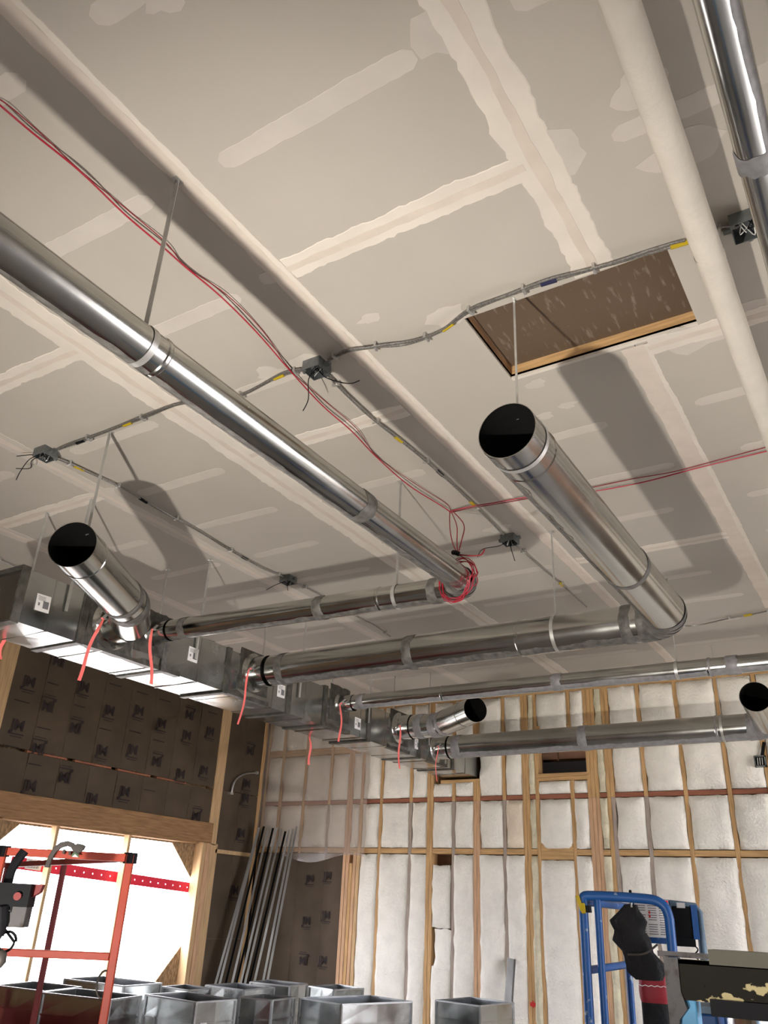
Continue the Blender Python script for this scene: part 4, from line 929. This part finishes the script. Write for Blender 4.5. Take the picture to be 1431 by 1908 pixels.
r0 = at(14, 1754, 4.2); MB().tube([r0 + ux * (0.034 * math.cos(t)) + uz * (0.037 * math.sin(t)) + uy * .004 * t for t in [2 * math.pi * k / 20 for k in range(21)]] + [cb - uz * .06 - ux * .05], 0.0055, 6).build('cord', 'black', xb, smooth=True)
MB().tube([at(3, 1690, 4.15), at(2, 1720, 4.15), at(0, 1745, 4.15)], [0.03, 0.03, 0.016], 10).build('joystick', 'black', xb, smooth=True); MB().tube([at(0, 1772, 4.15), at(4, 1778, 4.15), at(2, 1792, 4.15), at(-3, 1803, 4.15)], [.012, .02, .02, .01], 10).build('cord_grip', 'tool_grey', xb, smooth=True)
# grey hook tool over the rail
def onrail(px, py): 
    n = d1.cross(V((0, 0, 1))).normalized(); o = RP + n * 0.03 * (1 if n.dot(-RP) > 0 else -1); r = ray(px, py); t = (o - EYE).dot(n) / r.dot(n); return EYE + r * t
nn = d1.cross(V((0, 0, 1))).normalized(); nn = nn if nn.dot(-RP) > 0 else -nn
tk = thing('hook_tool', 'grey curved clamp tool hooked over the orange top rail', 'tool', tuple(onrail(110, 1585)))
outer = [(84, 1616), (92, 1596), (102, 1579), (114, 1570), (128, 1567), (139, 1571), (146, 1582), (150, 1592)]; inner = [(93, 1617), (98, 1602), (106, 1588), (116, 1580), (127, 1577), (134, 1580), (138, 1588), (138, 1596)]
tb_ = MB(); n = len(outer)
vs = [onrail(*q) + nn * k for q in outer for k in (0.004,)] + [onrail(*q) + nn * 0.004 for q in inner]; vs += [v + nn * 0.022 for v in vs]
fs = []
for i in range(n - 1):
    fs += [(i, i + 1, n + i + 1, n + i), (2 * n + i, 3 * n + i, 3 * n + i + 1, 2 * n + i + 1), (i, 2 * n + i, 2 * n + i + 1, i + 1), (n + i, n + i + 1, 3 * n + i + 1, 3 * n + i)]
fs += [(0, n, 3 * n, 2 * n), (n - 1, 3 * n - 1, 4 * n - 1, 2 * n - 1)]
bevel(tb_.add(vs, fs).build('curved_arm', 'tool_grey', tk), 0.003)
MB().prism([onrail(*q) + nn * .004 for q in ((140, 1576), (146, 1572), (156, 1574), (161, 1577), (157, 1584), (150, 1589), (143, 1588))], nn * 0.024).build('jaw', 'tool_grey', tk)
MB().prism([onrail(*q) + nn * .002 for q in ((119, 1583), (123, 1583), (121, 1592), (117, 1590))], nn * 0.018).build('web', 'tool_grey', tk); MB().prism([onrail(*q) + nn * .002 for q in ((129, 1585), (133, 1586), (133, 1594), (129, 1593))], nn * 0.018).build('web', 'tool_grey', tk)
MB().prism([onrail(*q) + nn * .027 for q in ((134, 1597), (150, 1598), (147, 1592), (142, 1588), (137, 1591))], nn * 0.003).build('badge', 'green', tk)
MB().prism([onrail(*q) + nn * .0302 for q in ((136, 1597), (148, 1598), (142, 1592))], nn * 0.0006).build('badge_print', 'white_label', tk)

# ---- blue scissor lift on the right
DB = 5.25
c0 = at(1160, 1690, DB); bl = thing('scissor_lift', 'blue scissor lift with paint splashed guardrail in front of the insulated wall', 'lift', (c0.x, c0.y, 0))
def B_(x, y, dd=0.0): return at(x, y, DB + dd)
def toz(p, z): return V((p.x, p.y, z))
zdk = 0.98; R_ = 0.026
def curve_tube(pts, r, name, m_, parent): return MB().tube(pts, r, 12).build(name, m_, parent, smooth=True)
lt = B_(1086, 1676); rt_ = B_(1247, 1700); lt2 = B_(1113, 1676)
curve_tube([toz(lt, zdk), toz(lt, lt.z - .05)] + [lt + V((0, 0, -.05)).lerp(V(), 1)] + spline([B_(1087, 1673), B_(1095, 1669), B_(1150, 1671), B_(1205, 1675), B_(1226, 1680), B_(1240, 1692), B_(1247, 1712)], 4) + [toz(B_(1247, 1712), zdk)], R_, 'guardrail', 'blue', bl)
curve_tube([lt2, toz(lt2, zdk)], 0.021, 'post', 'blue', bl)
b1, b2 = B_(1171, 1797, .75), B_(1094, 1808)
curve_tube([b2, b1], 0.021, 'mid_rail', 'blue', bl); tb2 = B_(1160, 1684, .75)
curve_tube([toz(b1, tb2.z), toz(b1, zdk)], 0.021, 'post', 'blue', bl); curve_tube([B_(1088, 1680), B_(1170, 1690, .75)], 0.021, 'rail', 'blue', bl)
f1, f2 = B_(1245, 1684, .9), B_(1301, 1690, .9)
curve_tube([toz(f1, zdk)] + [f1 + V((0, 0, -.03)), f1 + V((.012, 0, 0)), f2 + V((-.02, 0, 0)), f2 + V((0, 0, -.03))] + [toz(f2, zdk)], 0.024, 'guardrail', 'blue_grey', bl)
curve_tube([B_(1171, 1690, .75), B_(1245, 1684, .9)], 0.021, 'rail', 'blue', bl)
fa, fb_ = B_(1120, 1885), B_(1186, 1872, .75)
def vplate(a, b_, z0, z1, name, m_, parent, t=0.02):
    return MB().prism([toz(a, z0), toz(b_, z0), toz(b_, z1), toz(a, z1)], (b_ - a).cross(V((0, 0, 1))).normalized() * t).build(name, m_, parent)
vplate(lt, b1, zdk, zdk + .2, 'toe_board', 'blue', bl); vplate(toz(b1, 0), toz(f2, 0), zdk, zdk + .2, 'toe_board', 'blue', bl)
rp_ = B_(1247, 1712); vplate(lt, rp_, zdk - .02, zdk + .12, 'toe_board', 'blue', bl)
dk = [toz(lt, zdk - .08), toz(rp_, zdk - .08), toz(f2, zdk - .08), toz(b1, zdk - .08)]
MB().prism(dk, (0, 0, .08)).build('platform', 'worn_grey', bl)
cx_ = sum(dk, V()) / 4
MB().prism([V((cx_.x + (p.x - cx_.x) * .9, cx_.y + (p.y - cx_.y) * .9, 0.10)) for p in dk], (0, 0, .36)).build('chassis', 'blue', bl)
for k in range(3):
    z0_, z1_ = .46 + k * .145, .46 + (k + 1) * .145
    MB().bar(toz(dk[0].lerp(cx_, .2), z0_), toz(dk[2].lerp(cx_, .2), z1_ - .01), .04, .05).build('scissor_arm', 'blue', bl)
for p in dk:
    c = p.lerp(cx_, .14); c.z = .15; MB().tube([c - V((.04, .02, 0)), c + V((.04, .02, 0))], .15, 18).build('wheel', 'black', bl, smooth=True)
fv = V((-c0.x, -c0.y, 0)).normalized(); fr = V((fv.y, -fv.x, 0)) * -1; fr = fr if fr.dot(CR) > 0 else -fr
def plate(c, w_, h, name, m_, parent, t=0.004): return MB().obox(c, fr * w_ / 2, fv * t, V((0, 0, h / 2))).build(name, m_, parent)
pc = at(1216, 1711, DB + .35); ww, hh = 0.195, 0.20
mp2 = plate(at(1216, 1716, DB + .37), 0.205, 0.235, 'manual_plate', 'blue', bl, .008)
sg = plate(pc, ww, hh, 'safety_sign', 'white_label', bl, .003)
def sgn(u, v, w_, h, m_): MB().obox(pc + fr * u * ww + V((0, 0, v * hh)) + fv * (.0042 if m_ != 'white_label' else .0052), fr * w_ * ww / 2, fv * .0006, V((0, 0, h * hh / 2))).build('sign_print', m_, sg)
sgn(0, .44, .98, .10, 'print_red')
for cidx in range(3):
    for k in range(13):
        if (cidx, k) in ((0, 3), (1, 7)): continue
        sgn(-.32 + .32 * cidx, .33 - .062 * k, .24 if k % 4 else .27, .022, 'print_grey')
for (u, v) in ((-.4, .05), (-.4, -.2), (-.08, .05), (-.08, .15), (.42, .2), (.42, 0), (.42, -.2)): sgn(u, v, .05, .07, 'print_red' if u < 0 else 'black')
for k in range(5): sgn(-.16 + .08 * k, .44, .06, .05, 'white_label')
plate(at(1226, 1746, DB + .4), 0.17, 0.06, 'cross_plate', 'blue', bl, .006); plate(at(1212, 1744, DB + .38), 0.06, 0.05, 'small_sign', 'white_label', bl, .003)
for (x, y) in ((1202, 1810), (1231, 1806)):
    s_ = plate(at(x, y, DB + .5), 0.06, 0.065, 'warning_sign', 'white_label', bl, .003); q = at(x, y, DB + .495)
    MB().prism([q - fr * .018 - V((0, 0, .022)), q + fr * .018 - V((0, 0, .022)), q + V((0, 0, .012))], fv * .001).build('sign_print', 'black', s_); MB().obox(q + V((0, 0, .026)), fr * .028, fv * .0008, V((0, 0, .005))).build('sign_print', 'print_red', s_)
# control box on the far rail of the blue lift
k0_ = at(1271, 1722, DB + .72); kb = thing('lift_controller', 'black lift control box hung in the grey-blue rail of the blue lift', 'controller', tuple(k0_))
bevel(MB().obox(k0_, fr * .055, fv * .05, V((0, 0, .10))).build('body', 'black', kb), .006); MB().obox(k0_ + fr * .075 + V((0, 0, .015)), fr * .018, fv * .06, V((0, 0, .095))).build('side_guard', 'blue', kb); MB().obox(k0_ - V((0, 0, .10)) + fr * .0, fr * .065, fv * .056, V((0, 0, .022))).build('base', 'black', kb)
MB().tube([k0_ - fr * .07 + V((0, 0, -.02)), k0_ - fr * .092 + V((0, 0, -.02))], .017, 10).build('stop_button', 'print_red', kb, smooth=True); plate(k0_ + V((0, 0, .105)) + fv * .052, .05, .03, 'tag', 'white_label', kb)
MB().tube([k0_ + fr * (.065 + .012 * math.sin(t * 2.2)) + V((0, 0, -.12 - .022 * t)) for t in [k * .25 for k in range(22)]], .0045, 6).build('cord', 'black', kb, smooth=True)
# yellow cable clip on the corner
yc = at(1081, 1687, DB - .04); yo_ = thing('yellow_clamp', 'small yellow clamp taped on left corner of the blue guardrail', 'clamp', tuple(yc))
MB().bar(yc + V((-.015, 0, .05)), yc + V((.012, 0, -.03)), .018, .014).build('jaw', 'yellow', yo_); MB().bar(yc + V((.015, 0, .01)), yc + V((.022, -.01, -.04)), .02, .016).build('jaw', 'yellow', yo_); MB().tube([yc + V((.02, .04, .0)), yc + V((.022, .04, -.035))], .030, 10).build('tape_wrap', 'black', yo_, smooth=True)
# black tool bag hung on the rail
bc = at(1180, 1735, DB + .08); bag = thing('tool_bag', 'black cloth tool bag hanging from the blue guardrail', 'bag', tuple(bc))
prof = [(0.135, .035, .0), (0.10, .055, -.01), (.05, .095, -.02), (0, .085, -.015), (-.05, .10, -.005), (-.10, .085, .02), (-.15, .105, .045), (-.20, .10, .055), (-.235, .07, .06)]
pr2 = []
for i in range(len(prof) - 1):
    for t in (0, .33, .66): pr2.append(tuple(prof[i][q] + (prof[i + 1][q] - prof[i][q]) * t for q in range(3)))
prof = pr2 + [prof[-1]]
P = []; n = 40
for i, (dz_, rx, ox) in enumerate(prof):
    for k in range(n):
        a = 2 * math.pi * k / n; nz = 1 + .26 * mnoise.noise(V((math.cos(a) * 1.8, math.sin(a) * 1.8, dz_ * 10))) + .16 * mnoise.noise(V((math.cos(a) * 5, math.sin(a) * 5, dz_ * 16 + 3)))
        P.append(bc + fr * (ox + rx * math.cos(a) * nz) + fv * (.055 * math.sin(a) * nz) + V((0, 0, dz_)))
fs = [(i * n + k, (i + 1) * n + k, (i + 1) * n + (k + 1) % n, i * n + (k + 1) % n) for i in range(len(prof) - 1) for k in range(n)] + [tuple(range(n)), tuple(range((len(prof) - 1) * n, len(prof) * n))[::-1]]
MB().add(P, fs).build('body', 'black_cloth', bag, smooth=True, angle=60)
MB().tube(spline([bc + V((0, 0, .12)), bc + V((0, 0, .17)) + fv * .03, bc + V((0, 0, .205))], 4), .008, 8).build('hook_strap', 'black', bag, smooth=True); MB().tube([bc + V((0, 0, .12)) + fv * .05, bc + V((0, 0, .185)) + fv * .04], .006, 8).build('snap_hook', 'strap_metal', bag, smooth=True)
MB().tube(spline([bc + fr * -.04 + V((0, 0, -.115)) + fv * .075, bc + fr * .05 + V((0, 0, -.105)) + fv * .095, bc + fr * .12 + V((0, 0, -.06)) + fv * .05], 5), .006, 6).build('webbing', 'tool_grey', bag, smooth=True)
# red box and dark bag standing on the platform
q = at(1219, 1840, DB + .5); rbx = thing('red_tote', 'red tote bag on the platform of the blue lift', 'bag', (q.x, q.y, zdk)); P = []; n = 20
ztop, zred = at(1219, 1815, DB + .5).z, at(1219, 1868, DB + .5).z
for i, (f, s_) in enumerate(((0.0, .90), (.15, .97), (.4, 1), (.7, .97), (.92, .93), (1.0, .84))):
    for k in range(n):
        a = 2 * math.pi * k / n; c, s2 = math.cos(a), math.sin(a); m_ = (abs(c) ** 4 + abs(s2) ** 4) ** -.25
        P.append(V((q.x, q.y, zred + (ztop - zred) * f)) + fr * (.088 * c * m_ * s_) + fv * (.07 * s2 * m_ * s_) + V((0, 0, .008 * mnoise.noise(V((a * 2, f * 6, 1))) if f else 0)))
fs = [(i * n + k, i * n + (k + 1) % n, (i + 1) * n + (k + 1) % n, (i + 1) * n + k) for i in range(5) for k in range(n)] + [tuple(range(n))[::-1], tuple(range(5 * n, 6 * n))]
MB().add(P, fs).build('body', 'red_bag', rbx, smooth=True, angle=50); b = MB(); b.add([V((p.x, p.y, zdk)) for p in P[:n]] + [p for p in P[:n]], [(k, (k + 1) % n, n + (k + 1) % n, n + k) for k in range(n)]); b.build('base', 'black_cloth', rbx, smooth=True)
MB().tube([V((q.x, q.y, zred + (ztop - zred) * .62)) + fr * (.085 - .017 * k) + fv * .073 + V((0, 0, -.006 * (k % 2))) for k in range(11)], .002, 5).build('lacing', 'white_label', rbx)

# ---- light blue material lift with its worn black carriage
q0 = at(1278, 1880, 4.0); ml = thing('material_lift', 'light blue material lift with worn black and yellow carriage beam by the right edge', 'lift', (q0.x, q0.y, 0))
ea = at(1258, 1787, 3.95); 
Yb = ea.y; bx0 = ea.x; zt_, zb2 = ea.z, on_y(1262, 1862, Yb).z
bm_ = MB(); bm_.box((bx0, Yb, zb2), (bx0 + 1.7, Yb + 0.02, zt_)); bm_.box((bx0, Yb, zt_ - .015), (bx0 + 1.7, Yb + .09, zt_)); bm_.build('carriage_beam', 'worn_black', ml)
MB().box((bx0 + .12, Yb - .012, zb2 - .045), (bx0 + 1.7, Yb + .10, zb2 + .012)).build('lower_lip', 'black', ml)
MB().box((bx0 + .10, Yb - .004, zb2 + .05), (bx0 + .105, Yb - .001, zb2 + .06)).build('bolt', 'black', ml)
MB().prism([V((bx0 - .045, Yb - .01, zt_ + .005)), V((bx0 + .012, Yb - .01, zt_ + .005)), V((bx0 + .012, Yb - .01, zb2 + .03)), V((bx0 + .03, Yb - .01, zb2 - .03)), V((bx0 - .005, Yb - .01, zb2 - .07)), V((bx0 - .04, Yb - .01, zb2 - .4))], (0, .04, 0)).build('end_plate', 'worn_grey', ml)
l0, l1 = on_y(1262, 1862, Yb + .03).x, on_y(1297, 1862, Yb + .03).x
bevel(MB().box((l0, Yb + .025, .12), (l1, Yb + .10, zb2 + .02)).build('mast', 'light_blue', ml), .006)
MB().box((l0 - .25, Yb - .45, .04), (l1 + .25, Yb + .35, .12)).build('base', 'light_blue', ml)
for sx in (-.2, .2):
    for sy in (-.4, .3): MB().tube([(l0 + sx, Yb + sy, .045), (l0 + sx + .03, Yb + sy, .045)], .045, 14).build('caster', 'black', ml, smooth=True)
hb0, hb1 = on_y(1226, 1776, Yb + .02), on_y(1330, 1783, Yb + .02)
MB().bar(hb0, V((bx0 + .6, Yb + .02, hb1.z)), .016, .02, up=(0, 0, 1)).build('top_bar', 'worn_grey', ml)
s0, s1 = on_y(1319, 1769, Yb - .02), on_y(1319, 1797, Yb - .02)
sh = thing('folded_sheet', 'folded olive grey sheet metal lying along the black carriage beam', 'sheet', (s0.x, Yb, s1.z))
MB().box((s0.x, Yb - .024, s1.z), (s0.x + 1.3, Yb - .020, s0.z)).build('front_face', 'sheet_olive', sh); MB().box((s0.x, Yb - .0198, s0.z - .004), (s0.x + 1.3, Yb + .09, s0.z)).build('top_face', 'sheet_olive', sh)
# ---- shiny round duct standing on the floor behind it
g0 = on_y(1432, 1880, Yb + .75); rg = thing('round_duct', 'shiny round duct standing upright behind the black carriage beam', 'duct', (g0.x, g0.y, 0))
MB().tube([(g0.x, g0.y, 0), (g0.x, g0.y, .6), (g0.x, g0.y, 1.2), (g0.x, g0.y, 1.50)], .195, 48, caps=False).build('pipe', 'stainless', rg, smooth=True)
for z in (.02, 1.46): band_mesh((g0.x, g0.y, z), (0, 0, 1), .195, .03, seed=z, h=.004).build('end_bead', 'galv_matte', rg, smooth=True)
gb = at(1310, 1893, 4.9); bb_ = thing('blue_crate', 'dark blue equipment case between light blue mast and shiny round duct', 'case', (gb.x, gb.y, 0))
bevel(MB().box((gb.x - .07, gb.y - .12, 0), (gb.x + .09, gb.y + .12, gb.z + .02)).build('body', 'blue', bb_), .01); MB().box((gb.x - .075, gb.y - .125, gb.z + .021), (gb.x + .095, gb.y + .125, gb.z + .05)).build('lid', 'blue_grey', bb_)
MB().box((gb.x - .02, gb.y - .124, gb.z - .1), (gb.x + .03, gb.y - .121, gb.z - .03)).build('label', 'white_label', bb_)
# red tag tied round a stud of the back wall
tg = on_y(995, 1872, YB - .01); rt2 = MB().box((tg.x - .045, YB - .008, tg.z - .018), (tg.x + .05, YB - .003, tg.z + .018)); rt2.box((tg.x - .02, YB - .0095, tg.z - .03), (tg.x - .005, YB - .003, tg.z + .035)); tag(rt2.build('marker_tape', 'print_red'), 'red marker tape around a double stud low on the insulated wall', 'tape')

# ---- unseen crate, added to cut the low light of the work lamp
cr = thing('lamp_blocker_crate', 'unseen plywood crate added to keep the work lamp off the lifts', 'crate', (-1.66, 0.1, 0))
MB().box((-2.9, -0.14, 0.0), (-0.4, 0.34, 0.47)).build('body', 'wood_x', cr)
for k in range(4): MB().box((-2.9 + k * 0.8, -0.15, 0.0), (-2.8 + k * 0.8, -0.1401, 0.47)).build('batten', 'wood_pale', cr)
MB().box((-2.92, -0.16, 0.4702), (-0.38, 0.36, 0.495)).build('lid', 'wood_x', cr)
